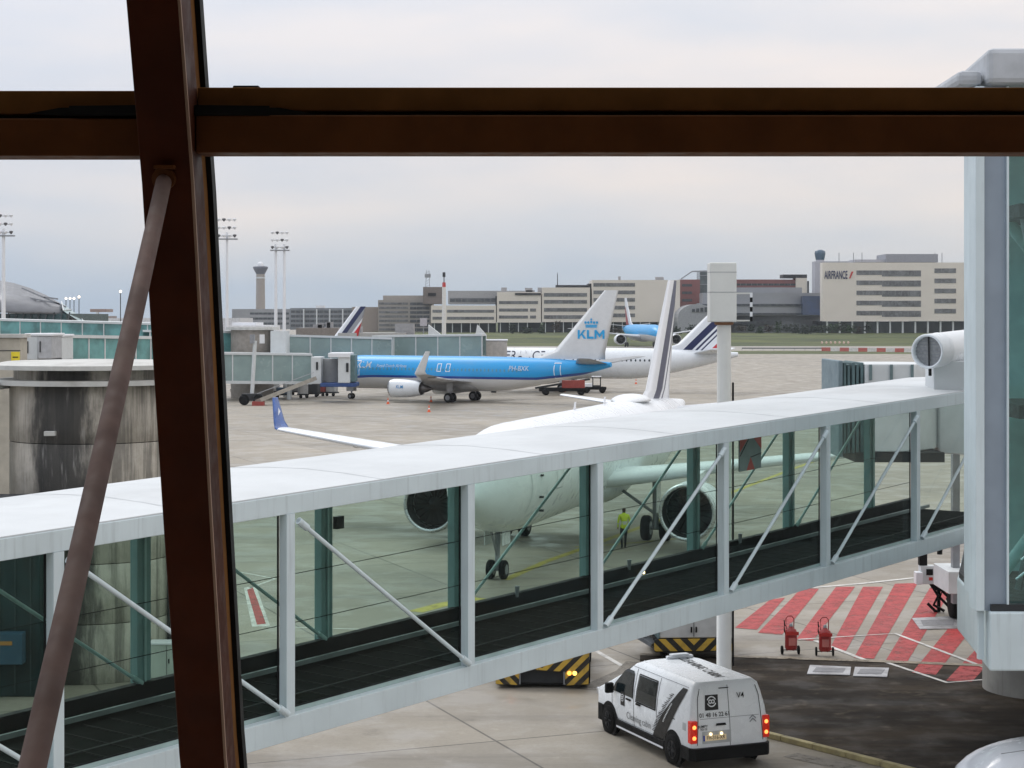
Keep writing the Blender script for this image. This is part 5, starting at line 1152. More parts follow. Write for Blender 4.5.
for px_ in (-2.6, 1.9):
    for py in (-0.75, 0.75): MB().lathe([(0.2, -0.12), (0.36, -0.11), (0.4, 0), (0.36, 0.11), (0.2, 0.12)], (px_, py, 0.4), 'Y', 16).build('wheel', RUBBER, bl, local=True)
# ---------------------------------------------------------------- far gates: glazed corridors and the boarding bridge at the blue aircraft
FW = mat('far white steel', (0.60, 0.63, 0.64, 1), 0.5, var=0.04); TEAL = mat('far teal glazing', (0.10, 0.27, 0.27, 1), 0.15, var=0.4, scale=0.45, spec=0.8)
TEAL2 = mat('far pale glazing', (0.24, 0.33, 0.325, 1), 0.2, var=0.15, scale=0.3, spec=0.7)
def corridor(label, xa, xb, Ya, Yb, za, zb, bay=4.5, w=3.4, glz=TEAL, h=3.1, legs=True, group=None):
    """glazed corridor between two ground points; za/zb floor heights"""
    A = Vector(((xa - 512) / F * Ya, Ya, za)); B = Vector(((xb - 512) / F * Yb, Yb, zb)); D = B - A; Lh = D.length; d = D / Lh; s = Vector((-d.y, d.x, 0)).normalized()
    r = thing('glazed_corridor', label, 'glazed corridor', (A.x, A.y, 0), 0, group); U = Vector((0, 0, 1))
    MB().bar(A + s * w / 2 + U * (h - 0.12), B + s * w / 2 + U * (h - 0.12), w + 0.3, 0.26, side=s).build('roof', FW, r)
    MB().bar(A + s * w / 2 + U * 0.1, B + s * w / 2 + U * 0.1, w + 0.1, 0.34, side=s).build('floor_beam', FW, r)
    for off in (0.04, w - 0.04): MB().bar(A + s * off + U * (h / 2 + 0.02), B + s * off + U * (h / 2 + 0.02), 0.05, h - 0.52, side=s).build('glazing', glz, r)
    n = max(2, int(Lh / bay)); base = MB().bar(U * 0, U * (h - 0.5), 0.14, 0.12, side=s)
    for k in range(n + 1):
        q = A + d * (Lh * k / n)
        MB().bar(q + U * 0.28, q + U * (h - 0.26), 0.14, 0.10, side=d).build('mullion', FW, r)
    if legs:
        for k in range(1, n, 7):
            q = A + d * (Lh * k / n) + s * w / 2
            MB().tube([(q.x, q.y, 0), (q.x, q.y, q.z)], 0.3, 12).build('leg', FW, r)
    return r
corridor('long teal glazed corridor behind the blue airliner, left part', 268, 392, 226, 232, 4.7, 4.2, 2.6, glz=TEAL2)
corridor('teal glazed corridor ending at the white cab behind the blue airliner', 372, 482, 238, 236, 4.4, 4.6, 2.5, glz=TEAL2)
corridor('upper teal corridor just right of the brown column', 150, 262, 222, 228, 5.2, 5.0, 3)
corridor('lower glazed corridor leading to the cab at the blue airliner nose', 130, 312, 214, 221, 2.3, 1.9, 2.2, glz=TEAL2, h=3.6)
corridor('upper teal corridor left of the slanted pipe', -60, 170, 190, 205, 5.0, 4.4, 2.6)
corridor('second upper corridor with pale roof left of the slanted pipe', -20, 170, 240, 225, 6.6, 6.0, 3.2)
corridor('lower teal corridor above the round concrete tower', 55, 165, 150, 165, 5.3, 5.0, 2.2, glz=TEAL)
# white cab modules above the round tower (left)
def cab(label, x0, x1, y0, y1, Y, mat_=FW, depth=3.5):
    a = P(x0, y1, Y); b = P(x1, y0, Y)
    r = thing('boarding_cab', label, 'boarding bridge cab', (a.x, Y, 0))
    MB().box(a.x, b.x, Y, Y + depth, a.z, b.z).build('cab', mat_, r, bevel=0.08)
    MB().box(a.x - 0.1, b.x + 0.1, Y - 0.1, Y + depth + 0.1, b.z + 0.003, b.z + 0.2).build('roof', WHITE, r, bevel=0.05)
    MB().box(a.x + (b.x - a.x) * 0.12, a.x + (b.x - a.x) * 0.2, Y - 0.05, Y - 0.003, a.z + 0.5, b.z - 0.4).build('slot_window', DARK, r)
    MB().tube([((a.x + b.x) / 2, Y + depth / 2, 0), ((a.x + b.x) / 2, Y + depth / 2, a.z)], 0.35, 12).build('leg', DARK, r)
    MB().box(a.x, b.x, Y + 0.2, Y + depth, a.z - 0.35, a.z - 0.004).build('under_frame', DARK, r)
    return r
cab('pale grey cab with dark slot above the round concrete tower', 26, 38, 336, 360, 140); cab('grey round cornered cab right of the small hut', 38, 52, 336, 359, 138, mat('mid grey cab', (0.4, 0.41, 0.43, 1))); cab('white cab end joining the lower teal corridor', 52, 62, 337, 360, 141)
hc = P(0, 362, 70); r = thing('rooftop_hut', 'beige block hut with yellow sign at left edge', 'hut', (-19.5, 70, 0))
x1h = (20.5 - 512) / F * 70
BLK = mat('beige blockwork', (0.42, 0.39, 0.33, 1), 0.85, var=0.1, dirt=0.25)
MB().box(x1h - 4.5, x1h, 70, 71.0, 0, 9.0).build('wall', BLK, r, bevel=0.03)
MB().box(x1h - 4.6, x1h + 0.1, 69.9, 71.1, 9.003, 9.14).build('roof', SLAB, r)
for z in (8.05, 8.5): MB().box(x1h - 4.5, x1h, 69.985, 69.997, z, z + 0.03).build('block_joint', DARK, r)
MB().box(x1h - 0.34, x1h - 0.02, 69.95, 69.984, 8.10, 8.47).build('sign', mat('yellow sign', (0.75, 0.6, 0.03, 1), 0.4), r)
MB().box(x1h - 0.28, x1h - 0.08, 69.94, 69.948, 8.25, 8.29).build('sign_mark', BLACK, r)
# boarding bridge head at the blue airliner: tunnel, round cab, stairs
r = thing('jet_bridge', 'far white boarding bridge docked at the nose of the blue airliner with long stairs', 'jet bridge', (P(330, 370, 220).x, 220, 0))
def fb(x0, x1, y0, y1, Y, dep, nm, m, bev=0.06):
    a, b = P(x0, y1, Y), P(x1, y0, Y); return MB().box(a.x, b.x, Y, Y + dep, a.z, b.z).build(nm, m, r, bevel=bev)
GRC = mat('grey rotunda shutters', (0.33, 0.335, 0.34, 1), 0.5, var=0.06)
fb(311, 321, 357, 384, 214, 4, 'tunnel_end', FW); q = P(330, 383, 216); q2 = P(330, 359, 216)
MB().lathe([(1.35, q.z), (1.35, q2.z)], (q.x, 217.5, 0), n=28).build('round_cab', GRC, r)
fb(338, 350, 354, 383, 213, 4, 'cab_front', FW); fb(328, 350, 353, 357.5, 212.8, 5, 'cab_roof', WHITE); fb(350, 355, 355, 382, 213.5, 3.5, 'folding_hood', mat('teal folding hood', (0.10, 0.17, 0.18, 1)))
fb(320, 356, 383.2, 387, 213, 4.6, 'blue_bumper', mat('dark blue bumper', (0.02, 0.06, 0.2, 1))); fb(346, 348.5, 363, 372, 212.9, 0.05, 'cab_window', DARK, 0); fb(316, 318, 362, 370, 213.9, 0.05, 'cab_window', DARK, 0)
a = P(314, 379, 213); b = P(258, 413, 206)
MB().bar(a, Vector((b.x, b.y, 0.5)), 0.9, 0.45, side=(0, 1, 0)).build('stairs', mat('dull beige stairs', (0.30, 0.28, 0.24, 1), 0.7), r)
MB().bar(a + Vector((0, -0.5, 0.75)), Vector((b.x, b.y - 0.5, 1.35)), 0.06, 0.06).build('stair_rail', GREY, r)
MB().box(b.x - 0.6, b.x + 0.7, b.y - 0.5, b.y + 0.5, 0.0, 0.45).build('stair_foot', mat('dull red paint', (0.30, 0.05, 0.04, 1)), r)
q = g(252, 405); MB().tube([(q[0], q[1], 1.2), (q[0] + 0.35, q[1], 7.2)], 0.22, 12).build('lifting_leg', FW, r)
MB().box(q[0] - 1.1, q[0] + 1.1, q[1] - 0.6, q[1] + 0.6, 0.5, 1.3).build('bogie', DARK, r, bevel=0.05)
for dx in (-0.8, 0.8): MB().lathe([(0.2, -0.2), (0.55, -0.19), (0.6, 0), (0.55, 0.19), (0.2, 0.2)], (q[0] + dx, q[1] - 0.5, 0.6), 'Y', 20).build('bogie_wheel', RUBBER, r)
for dx in (-0.2, 0.9): MB().box(q[0] + dx, q[0] + dx + 0.5, q[1] - 0.4, q[1] + 0.2, 6.9 + 0.003, 7.9).build('lamp_box', WHITE if dx > 0 else GREY, r)
# brown round stair drum in the corridor
q = P(245, 342, 224); r = thing('corridor_rotunda', 'beige round rotunda joining the far glazed corridors', 'rotunda', (q.x, 228, 0))
MB().lathe([(2.6, 0), (2.6, 8.3)], (q.x + 0.6, 226, 0), n=30).build('drum', mat('beige render', (0.30, 0.27, 0.24, 1), 0.8), r)
MB().lathe([(3.2, 8.303), (3.2, 8.65)], (q.x + 0.6, 226, 0), n=30).build('roof', SLAB, r)
q = P(278, 345, 222); MB().box(q.x - 0.9, q.x + 0.9, 222, 226, 4.4, 8.2).build('door_block', FW, r)
cab('beige cab at the right end of the teal corridor behind the blue airliner', 480, 507, 341, 357, 240, mat('warm white cab', (0.45, 0.42, 0.39, 1)))
# small vehicles and containers in the clutter by the stairs
rnd = random.Random(11)
CLm = [mat('clutter grey', (0.2, 0.21, 0.22, 1)), mat('clutter dark', (0.05, 0.055, 0.06, 1)), mat('clutter white', (0.5, 0.5, 0.5, 1)), mat('clutter blue', (0.08, 0.14, 0.22, 1)), mat('clutter red', (0.35, 0.07, 0.06, 1))]
spots = [(248, 398, 0), (262, 397, 1), (275, 396, 2), (284, 399, 3), (296, 396, 0), (303, 399, 2), (313, 398, 1), (322, 397, 4), (332, 397, 2), (268, 392, 3), (290, 391, 1), (238, 394, 0)]
names = ['grey', 'dark', 'white', 'blue', 'red']
placed = 0
for i, (x_, y_, k) in enumerate(spots):
    a, b = g(x_, y_ - 1); w = rnd.uniform(1.2, 2.0); h = rnd.uniform(1.2, 2.1)
    lab = 'small %s luggage cart under the far glazed corridor, %s from the left' % (names[k], ['fourth', 'fifth', 'seventh', 'eighth', 'tenth', 'eleventh', 'twelfth', 'thirteenth', 'fourteenth', 'sixth', 'ninth', 'third'][i].replace('thirteenth', 'ninth').replace('fourteenth', 'last')) if False else None
    order = sorted(s[0] for s in spots).index(x_)
    ordn = ['leftmost', 'second', 'third', 'fourth', 'fifth', 'sixth', 'seventh', 'eighth', 'ninth', 'tenth', 'eleventh', 'rightmost'][order]
    t_ = thing('luggage_cart', '%s of twelve luggage carts by the far stairs, %s cover' % (ordn, names[k]), 'luggage cart', (a, b, 0), rnd.uniform(-0.3, 0.3), 'luggage carts below the far corridors')
    MB().box(-w / 2, w / 2, -0.7, 0.7, 0.35, 0.5).build('deck', DARK, t_, local=True)
    MB().box(-w / 2 + 0.08, w / 2 - 0.08, -0.62, 0.62, 0.503, h).build('cover', CLm[k], t_, local=True, bevel=0.08)
    for dx in (-w / 2 + 0.25, w / 2 - 0.25): MB().lathe([(0.05, -0.7), (0.2, -0.69), (0.2, -0.55), (0.05, -0.54)], (dx, 0, 0.2), 'Y', 12).build('wheel', RUBBER, t_, local=True)

# ---------------------------------------------------------------- buildings
BAND = mat('grey window band', (0.13, 0.135, 0.14, 1), 0.25, var=0.35, scale=0.35, spec=0.7)
BANDD = mat('dark window band', (0.05, 0.058, 0.065, 1), 0.25, var=0.3, scale=0.3)
OFFW = mat('off white cladding', (0.70, 0.645, 0.575, 1), 0.6, var=0.03, scale=0.1)
GB = 3.7
def bld(name, label, x0, x1, ytop, Y, m, dep=12, z0=GB, cat='building'):
    a = P(x0, ytop, Y); b = P(x1, ytop, Y); r = thing(name, label, cat, ((a.x + b.x) / 2, Y, z0 - 0.3))
    MB().box(a.x, b.x, Y, Y + dep, z0 - 0.3, a.z).build('wall', m, r); return r
def win(r, x0, x1, y0, y1, Y, m=BAND, nm='window_band', pr=0.12, frame=True):
    a, b = P(x0, y1, Y - pr), P(x1, y0, Y - pr)
    o = MB().box(a.x, b.x, Y - pr, Y - 0.004, a.z, b.z).build(nm, m, r)
    if frame and (b.x - a.x) > 8:
        n = max(2, int((b.x - a.x) / 2.4)); mb = MB()
        for k in range(1, n):
            xx = a.x + (b.x - a.x) * k / n; mb.box(xx - 0.07, xx + 0.07, Y - pr - 0.1, Y - pr - 0.002, a.z, b.z)
        mb.build('frame', mat('window frame grey', (0.22, 0.22, 0.22, 1)), o)
    return o
def vol(r, x0, x1, y0, y1, Y, m, dep, nm):
    a, b = P(x0, y1, Y), P(x1, y0, Y); return MB().box(a.x, b.x, Y, Y + dep, a.z, b.z).build(nm, m, r)
def roofbits(r, x0, x1, y, Y, n, seed):
    rn = random.Random(seed)
    for k in range(n):
        xx = rn.uniform(x0, x1); q = P(xx, y, Y + 5); w = rn.uniform(1, 4); h = rn.uniform(0.6, 2.0)
        MB().box(q.x, q.x + w, Y + 5, Y + 8, q.z - 0.4, q.z + h).build('roof_unit', mat('roof plant grey', (0.3, 0.3, 0.31, 1)), r)
# right: big office block with the airline's name
Y = 750; z_ = P(0, 334.5, Y).z
af = bld('office_building', 'wide off white office block with airline lettering and five window bands at right', 822.5, 1100, 262.5, Y, OFFW, 6, z0=P(0, 321, Y).z + 0.3)
vol(af, 815, 853, 261.3, 300, Y + 40, mat('violet grey block', (0.42, 0.42, 0.46, 1)), 8, 'rear_block'); vol(af, 886, 938, 254, 262.2, Y + 20, mat('grey plant room', (0.26, 0.27, 0.30, 1)), 20, 'plant_room')
vol(af, 855, 886, 259.5, 262.2, Y + 22, mat('violet grey block', (0.33, 0.33, 0.36, 1)), 15, 'plant_room')
for k in range(5):
    y0 = 270 + k * 10.1
    win(af, 856.5, 921, y0 + 0.4, y0 + 4.9, Y); win(af, 882, 921, y0 + 4.8, y0 + 6.4, Y, nm='lower_band', frame=False)
    win(af, 934.5, 956, y0 - 1.6, y0 + 3.0, Y); win(af, 972, 1040, y0 - 1.6, y0 + 3.0, Y)
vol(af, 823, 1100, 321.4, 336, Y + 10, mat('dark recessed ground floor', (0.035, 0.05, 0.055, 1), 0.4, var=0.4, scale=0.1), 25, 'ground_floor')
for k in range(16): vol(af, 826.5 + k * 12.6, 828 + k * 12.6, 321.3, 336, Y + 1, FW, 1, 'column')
text('building_lettering', 'AIRFRANCE', 4.6, tuple(P(836, 275.3, Y - 0.3)), (1, 0, 0), (0, 0, 1), NAVYT, af, 0.05, width=9.4)
q = P(849, 275, Y - 0.3); MB().add([(q.x, q.y, q.z - 1.4), (q.x + 0.6, q.y, q.z - 1.4), (q.x + 1.8, q.y, q.z + 1.4), (q.x + 1.0, q.y, q.z + 1.4)], [(0, 1, 2, 3)]).build('red_slash', RED, af)
for x_ in (839, 853.5, 862, 935, 942): q = P(x_, 259, Y + 12); MB().tube([(q.x, q.y, q.z - 2), (q.x, q.y, q.z + 2.6)], 0.16, 6).build('antenna', GREY, af)
# control cabin behind
r = thing('control_tower', 'small blue topped control tower behind the lettered office block', 'control tower', (P(820, 300, 870).x, 870, GB)); q = P(820, 260, 870)
MB().lathe([(2.0, GB), (2.0, q.z)], (q.x, 870, 0), n=16).build('shaft', mat('violet grey block', (0.33, 0.33, 0.36, 1)), r)
MB().lathe([(2.0, q.z), (2.2, q.z + 1), (2.6, q.z + 3.0), (2.4, q.z + 4.2), (1.0, q.z + 4.8)], (q.x, 870, 0), n=16).build('glass_cabin', mat('blue cabin glass', (0.06, 0.11, 0.16, 1), 0.2), r)
vol(r, 815, 826, 262, 300, 860, mat('violet grey block', (0.33, 0.33, 0.36, 1)), 8, 'base_block')
# centre right: red block, curved grey building, glass tower
rb_ = bld('office_building', 'dark red office block between the white tail and the grey curved building', 680, 700, 279.5, 800, mat('dull red brick', (0.22, 0.085, 0.08, 1), 0.7, var=0.1, scale=0.2), 20)
for k in range(4): win(rb_, 682, 692, 284 + k * 7.5, 286.5 + k * 7.5, 800, BANDD)
vol(rb_, 700, 713, 270.5, 326, 802, mat('grey glass tower', (0.10, 0.125, 0.13, 1), 0.2, var=0.35, scale=0.3), 14, 'glass_stair_tower')
for k in range(5): vol(rb_, 700, 713, 275 + k * 9, 275.7 + k * 9, 801.6, GREY, 0.3, 'floor_line')
a, b = P(681, 279, 800), P(692, 271.5, 800); MB().bar(a, b, 0.5, 0.5).build('roof_strut', GREY, rb_); MB().bar(b, P(713, 271, 800), 0.6, 0.6).build('roof_rail', GREY, rb_)
r2 = bld('office_building', 'long low dark red building behind the white square box mast', 712, 796, 279.5, 830, mat('dull red brick', (0.22, 0.085, 0.08, 1)), 25)
win(r2, 735, 796, 283.5, 285.5, 830, BANDD); win(r2, 735, 796, 288, 290, 830, BANDD)
vol(r2, 796, 807, 278, 300, 828, OFFW, 10, 'end_block'); vol(r2, 783, 807, 274.5, 278, 829, DARK, 10, 'plant_room'); vol(r2, 807.5, 809, 281, 296, 827.5, DARK, 1, 'dark_slot')
GC = mat('ribbed grey cladding', (0.27, 0.28, 0.30, 1), 0.5, var=0.05, scale=0.1)
gc = thing('office_building', 'curved grey metal building with blue glass end left of the lettered block', 'building', (P(770, 300, 770).x, 770, GB - 0.3))
def arc(x0, x1, y0, y1, Y, m, nm, bulge=6):
    A, B = P(x0, y1, Y), P(x1, y0, Y); n = 14; front = [(A.x + (B.x - A.x) * k / n, Y - bulge * math.sin(math.pi * k / n)) for k in range(n + 1)]
    return MB().prism(front + [(B.x, Y + 15), (A.x, Y + 15)], A.z, B.z).build(nm, m, gc)
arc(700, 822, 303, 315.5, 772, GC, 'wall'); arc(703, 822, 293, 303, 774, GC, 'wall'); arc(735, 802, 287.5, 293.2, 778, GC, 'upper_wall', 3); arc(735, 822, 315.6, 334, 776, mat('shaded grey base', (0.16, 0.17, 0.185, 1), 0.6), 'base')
arc(702.5, 822.5, 304, 306.2, 771.6, BANDD, 'window_band'); arc(702.5, 822.5, 313, 315, 771.6, BANDD, 'window_band'); arc(703, 822, 321, 324, 775.4, BANDD, 'window_band')
vol(gc, 803, 822, 296, 315, 764, mat('blue glass', (0.02, 0.05, 0.13, 1), 0.15, var=0.3, scale=0.2, spec=0.9), 6, 'glass_end')
hg = thing('hangar', 'low grey round roofed hangar left of the white square box mast', 'hangar', (P(695, 315, 760).x, 760, GB - 0.3))
A, B = P(678, 328, 760), P(716, 304, 760); n = 12; cx_, rr_ = (A.x + B.x) / 2, (B.x - A.x) / 2
mb = MB(); rings = []
for yy in (760, 785): rings.append([(cx_ + rr_ * math.cos(math.pi * k / n), yy, A.z - 2 + (B.z - A.z + 2) * (0.55 + 0.45 * math.sin(math.pi * k / n))) for k in range(n + 1)] + [(cx_ - rr_, yy, GB - 0.3), (cx_ + rr_, yy, GB - 0.3)])
mb.loft(rings, True, False).build('shell', mat('zinc roof', (0.30, 0.31, 0.33, 1), 0.4), hg)
for k in range(5): vol(hg, 692 + k * 4.2, 695 + k * 4.2, 309 - k * 0.6, 312, 759.6, BANDD, 0.3, 'window')
# centre: the long white banded building in steps
BW = OFFW
def stepped(x0, x1, ytop, y_b, bands, label, extra=None):
    r = bld('office_building', label, x0, x1, ytop, 780, BW, 30, z0=P(0, y_b, 780).z + 0.3)
    for (a, b, c, d_) in bands: win(r, a, b, c, d_, 780, BANDD if False else BAND)
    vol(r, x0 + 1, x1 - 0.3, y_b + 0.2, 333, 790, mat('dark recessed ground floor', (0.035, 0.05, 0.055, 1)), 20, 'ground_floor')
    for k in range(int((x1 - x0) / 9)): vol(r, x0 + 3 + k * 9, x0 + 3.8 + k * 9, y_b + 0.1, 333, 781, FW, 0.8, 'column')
    return r
def bnd(a, b, ys, h=3.6): return [(a, b, y, y + h) for y in ys]
w1 = stepped(592, 680, 280, 322, bnd(593.5, 635, (283, 290.5, 298, 305.8, 313.5)), 'tallest rightmost block of the long white building, blank right half')
w2 = stepped(542, 590, 287.5, 322, bnd(544, 587, (293, 300, 308, 315.2)), 'second block from the right of the long white building, behind the crowned tail')
w3 = stepped(497, 541, 292, 322.5, bnd(499, 538, (301, ), 3) + bnd(499, 528, (308.5, 315.5), 3) + bnd(530, 536, (308.5, 315.5), 3), 'third block from the right of the long white building')
w4 = stepped(431, 496, 305.5, 323, bnd(432.5, 442, (309.8, 316.8), 2.8) + bnd(447, 494, (309.8, 316.8), 2.8), 'lowest leftmost block of the long white building')
vol(w1, 588.5, 591.9, 283.5, 322, 785, DARK, 20, 'stair_slot'); vol(w2, 556, 590, 285, 287.4, 790, DARK, 12, 'plant_room'); vol(w3, 448, 530, 290.8, 304, 800, mat('grey rear block', (0.27, 0.275, 0.28, 1)), 25, 'rear_block')
win(w3, 450, 496, 298.4, 302, 799.9, BANDD, pr=0.3); vol(w3, 515, 541, 293, 295, 779.5, DARK, 0.4, 'roof_slot'); vol(w4, 495.4, 497.4, 296, 322, 784, DARK, 20, 'stair_slot')
roofbits(w3, 500, 540, 292, 780, 4, 5); roofbits(w1, 600, 670, 280, 780, 2, 6)
q = P(557.5, 285, 790); MB().lathe([(0.2, 0), (0.15, 4.5), (0.02, 5.5)], (q.x, 790, q.z), n=8).build('antenna', DARK, w2)
# left centre: tan office block with plant tower
TAN = mat('tan concrete cladding', (0.29, 0.268, 0.245, 1), 0.7, var=0.05, scale=0.1)
tb = bld('office_building', 'tan seven storey office block with roof plant left of the white building', 378, 431, 300, 810, TAN, 30)
vol(tb, 383, 430, 295.5, 300, 818, mat('tan plant screen', (0.33, 0.30, 0.27, 1)), 15, 'plant_screen'); vol(tb, 423, 444, 287, 304, 806, mat('brown plant tower', (0.16, 0.135, 0.12, 1), 0.7), 15, 'plant_tower'); vol(tb, 428, 436, 293, 296, 805.5, BLACK, 0.4, 'tower_opening')
for k in range(7): win(tb, 379, 408, 302.5 + k * 4.3, 304.6 + k * 4.3, 810); win(tb, 410, 429.5, 302.5 + k * 4.3, 305.2 + k * 4.3, 810, BANDD)
q = P(427.5, 287, 810)
for dx in (-0.9, 0.9): MB().tube([(q.x + dx, 812, q.z), (q.x + dx * 0.6, 812, q.z + 7.5)], 0.13, 6).build('lattice_leg', GREY, tb)
for k in range(6): MB().bar((q.x - 0.9, 812, q.z + k * 1.2), (q.x + 0.9, 812, q.z + k * 1.2 + 1.1), 0.12, 0.12).build('lattice_brace', GREY, tb)
MB().box(q.x - 1.3, q.x + 1.3, 811.5, 812.5, q.z + 4.2, q.z + 5.8).build('antenna_panel', GREY, tb)
tl_ = bld('office_building', 'low tan annex left of the tan seven storey block', 352, 378, 307, 815, mat('plain tan render', (0.27, 0.23, 0.195, 1)), 25)
# far left: hazy hotel and glass office rows
HB = mat('blue grey hotel facade', (0.17, 0.185, 0.20, 1), 0.5, var=0.3, scale=0.06)
hb = bld('office_building', 'long blue grey glazed office row behind the twin masts', 290, 353, 308, 1000, HB, 30)
for k in range(4): win(hb, 291, 352, 310.5 + k * 4.6, 313 + k * 4.6, 1000, BANDD)
for k in range(4): vol(hb, 303 + k * 13, 304.3 + k * 13, 309, 331, 999.2, FW, 0.5, 'white_pier')
hb2 = bld('office_building', 'pale hazy building row between the round control tower and twin masts', 232, 290, 309, 1050, mat('pale grey row', (0.27, 0.28, 0.29, 1), 0.6, var=0.15, scale=0.08), 30)
for k in range(3): win(hb2, 250, 289, 312.5 + k * 5, 314.6 + k * 5, 1050, BANDD)
vol(hb2, 316, 324, 305.5, 309, 1050, WHITE, 6, 'roof_unit')
# round control tower
q = P(260.5, 300, 1300); r = thing('control_tower', 'tall round control tower with dark crown and white dome left of the twin masts', 'control tower', (q.x, 1300, GB))
zt_ = P(0, 274, 1300).z
MB().lathe([(3.4, GB - 0.5), (3.0, zt_)], (q.x, 1300, 0), n=28).build('shaft', mat('beige tower concrete', (0.32, 0.29, 0.26, 1), 0.7), r)
MB().lathe([(3.1, zt_), (5.2, zt_ + 4.0), (5.3, zt_ + 5.0), (4.4, zt_ + 5.4)], (q.x, 1300, 0), n=28).build('crown', mat('slate crown', (0.10, 0.11, 0.14, 1), 0.4), r)
MB().lathe([(2.2, zt_ + 5.4), (2.1, zt_ + 7), (1.4, zt_ + 8.2), (0.1, zt_ + 8.7)], (q.x, 1300, 0), n=20).build('dome', WHITE, r)
MB().lathe([(3.5, zt_ - 3.2), (3.5, zt_ - 2.2)], (q.x, 1300, 0), n=28).build('collar', FW, r)
# grey curved terminal at the far left
tm = thing('terminal_building', 'curved grey roofed terminal with glass end at far left', 'terminal', (-110, 380, 0))
GR = mat('grey standing seam roof', (0.17, 0.175, 0.19, 1), 0.45, var=0.12, scale=0.25)
def t_pt(x_, y_, Y_): return P(x_, y_, Y_)
out = [(0, 280.5), (14, 283), (30, 288), (46, 295), (60, 303), (72, 312), (80, 318), (92, 325)]
mb = MB(); r0 = [P(x_ - 60, y_ - 6 if x_ < 40 else y_, 420) for x_, y_ in out]; r1 = [P(x_, y_, 380) for x_, y_ in out]
low = [P(-40, 310, 360), P(0, 310, 360), P(10, 310.5, 360), P(25, 311, 360), P(40, 311, 360), P(58, 312, 362), P(70, 317, 365), P(92, 326, 380)]
mb.add([tuple(v) for v in r1 + low], [(i, i + 1, 9 + i, 8 + i) for i in range(7)]); mb.add([tuple(v) for v in r0 + r1], [(i, i + 1, 9 + i, 8 + i) for i in range(7)])
base_ = mb.build('roof', GR, tm); base_.data.polygons.foreach_set('use_smooth', [True] * len(base_.data.polygons)); sm_ = base_.modifiers.new('thick', 'SOLIDIFY'); sm_.thickness = 0.5
a, b = P(-60, 330, 362), P(66, 311.5, 362)
MB().box(a.x, b.x, 362, 400, 0, b.z - 0.4).build('glass_wall', mat('dark teal glass wall', (0.03, 0.07, 0.075, 1), 0.15), tm)
for k in range(9): q = P(2 + k * 7.6, 312, 361.5); MB().bar((q.x, 361.5, 5), (q.x + 1.4, 361.4, q.z), 0.25, 0.2).build('facade_rib', mat('dark rib', (0.06, 0.07, 0.08, 1)), tm)
mb = MB(); cg = [P(62, 304, 381), P(72, 312, 381), P(80, 318, 382), P(93, 326, 384), P(86, 327, 366), P(64, 313, 362)]
mb.add([tuple(v + Vector((0, -0.3, 0.35))) for v in cg], [tuple(range(6))]); mb.build('glass_canopy', mat('pale teal canopy glass', (0.28, 0.42, 0.43, 1), 0.2), tm)
for k in range(3): q0, q1 = cg[k], cg[5 - (k // 2)]; MB().bar(q0 + Vector((0, -0.4, 0.5)), q1 + Vector((0, -0.4, 0.5)), 0.2, 0.2).build('canopy_rib', FW, tm)
for k, (xa, ya, xb, yb) in enumerate(((22, 290, 66, 309), (30, 300, 60, 306), (44, 299, 58, 301))):
    q0, q1 = P(xa, ya, 372), P(xb, yb, 372); MB().bar(q0 + Vector((0, 0, 0.4)), q1 + Vector((0, 0, 0.4)), 0.4, 0.3).build('roof_ridge', GREY, tm)
# small far blocks left
lb = bld('office_building', 'brownish low building right of the terminal canopy', 88, 108, 316, 900, mat('brown far block', (0.25, 0.20, 0.18, 1)), 20); vol(lb, 90, 106, 309, 312, 905, mat('brown far roof', (0.28, 0.2, 0.17, 1)), 16, 'roof_canopy'); vol(lb, 96, 98, 312, 318, 905, FW, 2, 'roof_post')
lb2 = bld('office_building', 'long white roofed shed left of the brown column', 101, 240, 318, 500, mat('white shed', (0.6, 0.61, 0.63, 1)), 25, z0=0.3)
win(lb2, 104, 200, 322.5, 324.5, 500, BANDD)
lb3 = bld('office_building', 'white flat roofed hall right of the brown column', 228, 266, 325.5, 330, mat('white hall', (0.66, 0.67, 0.69, 1)), 20, z0=0.3); vol(lb3, 232, 256, 322.5, 325.4, 335, WHITE, 10, 'upper_hall')
lb4 = bld('office_building', 'low brown service building between masts and tan annex', 296, 338, 328, 420, mat('brown service block', (0.20, 0.175, 0.155, 1)), 14, z0=0.3); roofbits(lb4, 298, 330, 328, 420, 4, 9)
lb5 = bld('office_building', 'flat grey roofed pavilion left of the striped red and blue tail', 338, 405, 333, 330, mat('grey pavilion', (0.36, 0.355, 0.34, 1)), 14, z0=0.3); roofbits(lb5, 340, 400, 333, 330, 3, 4)
for k, x_ in enumerate((434, 479)):         # two white wedge shelters in front of the long building
    q = P(x_, 331, 640); r = thing('wedge_shelter', ('left' if k == 0 else 'right') + ' one of two white wedge shelters before the long building', 'shelter', (q.x, 640, 0))
    w = [-3.5, 4.0]; mb = MB(); mb.add([(q.x - 3.2, y_, z) if False else (q.x + dx, y_, zz) for y_ in (640, 646) for dx, zz in ((-2.0, 0), (2.6, 0), (2.6, q.z - 1.5), (-0.6 if k else -2.0, q.z + 2.2))], [(0, 1, 2, 3), (7, 6, 5, 4), (0, 4, 5, 1), (1, 5, 6, 2), (2, 6, 7, 3), (3, 7, 4, 0)]); mb.build('shell', FW, r)
bs = thing('billboard', 'pale square board in front of the tan office block', 'billboard', (P(424, 322, 700).x, 700, 3)); vol(bs, 420, 427, 318, 326, 700, mat('pale board', (0.5, 0.46, 0.5, 1)), 0.4, 'board'); vol(bs, 423, 424, 326.2, 334, 700.1, GREY, 0.3, 'post')

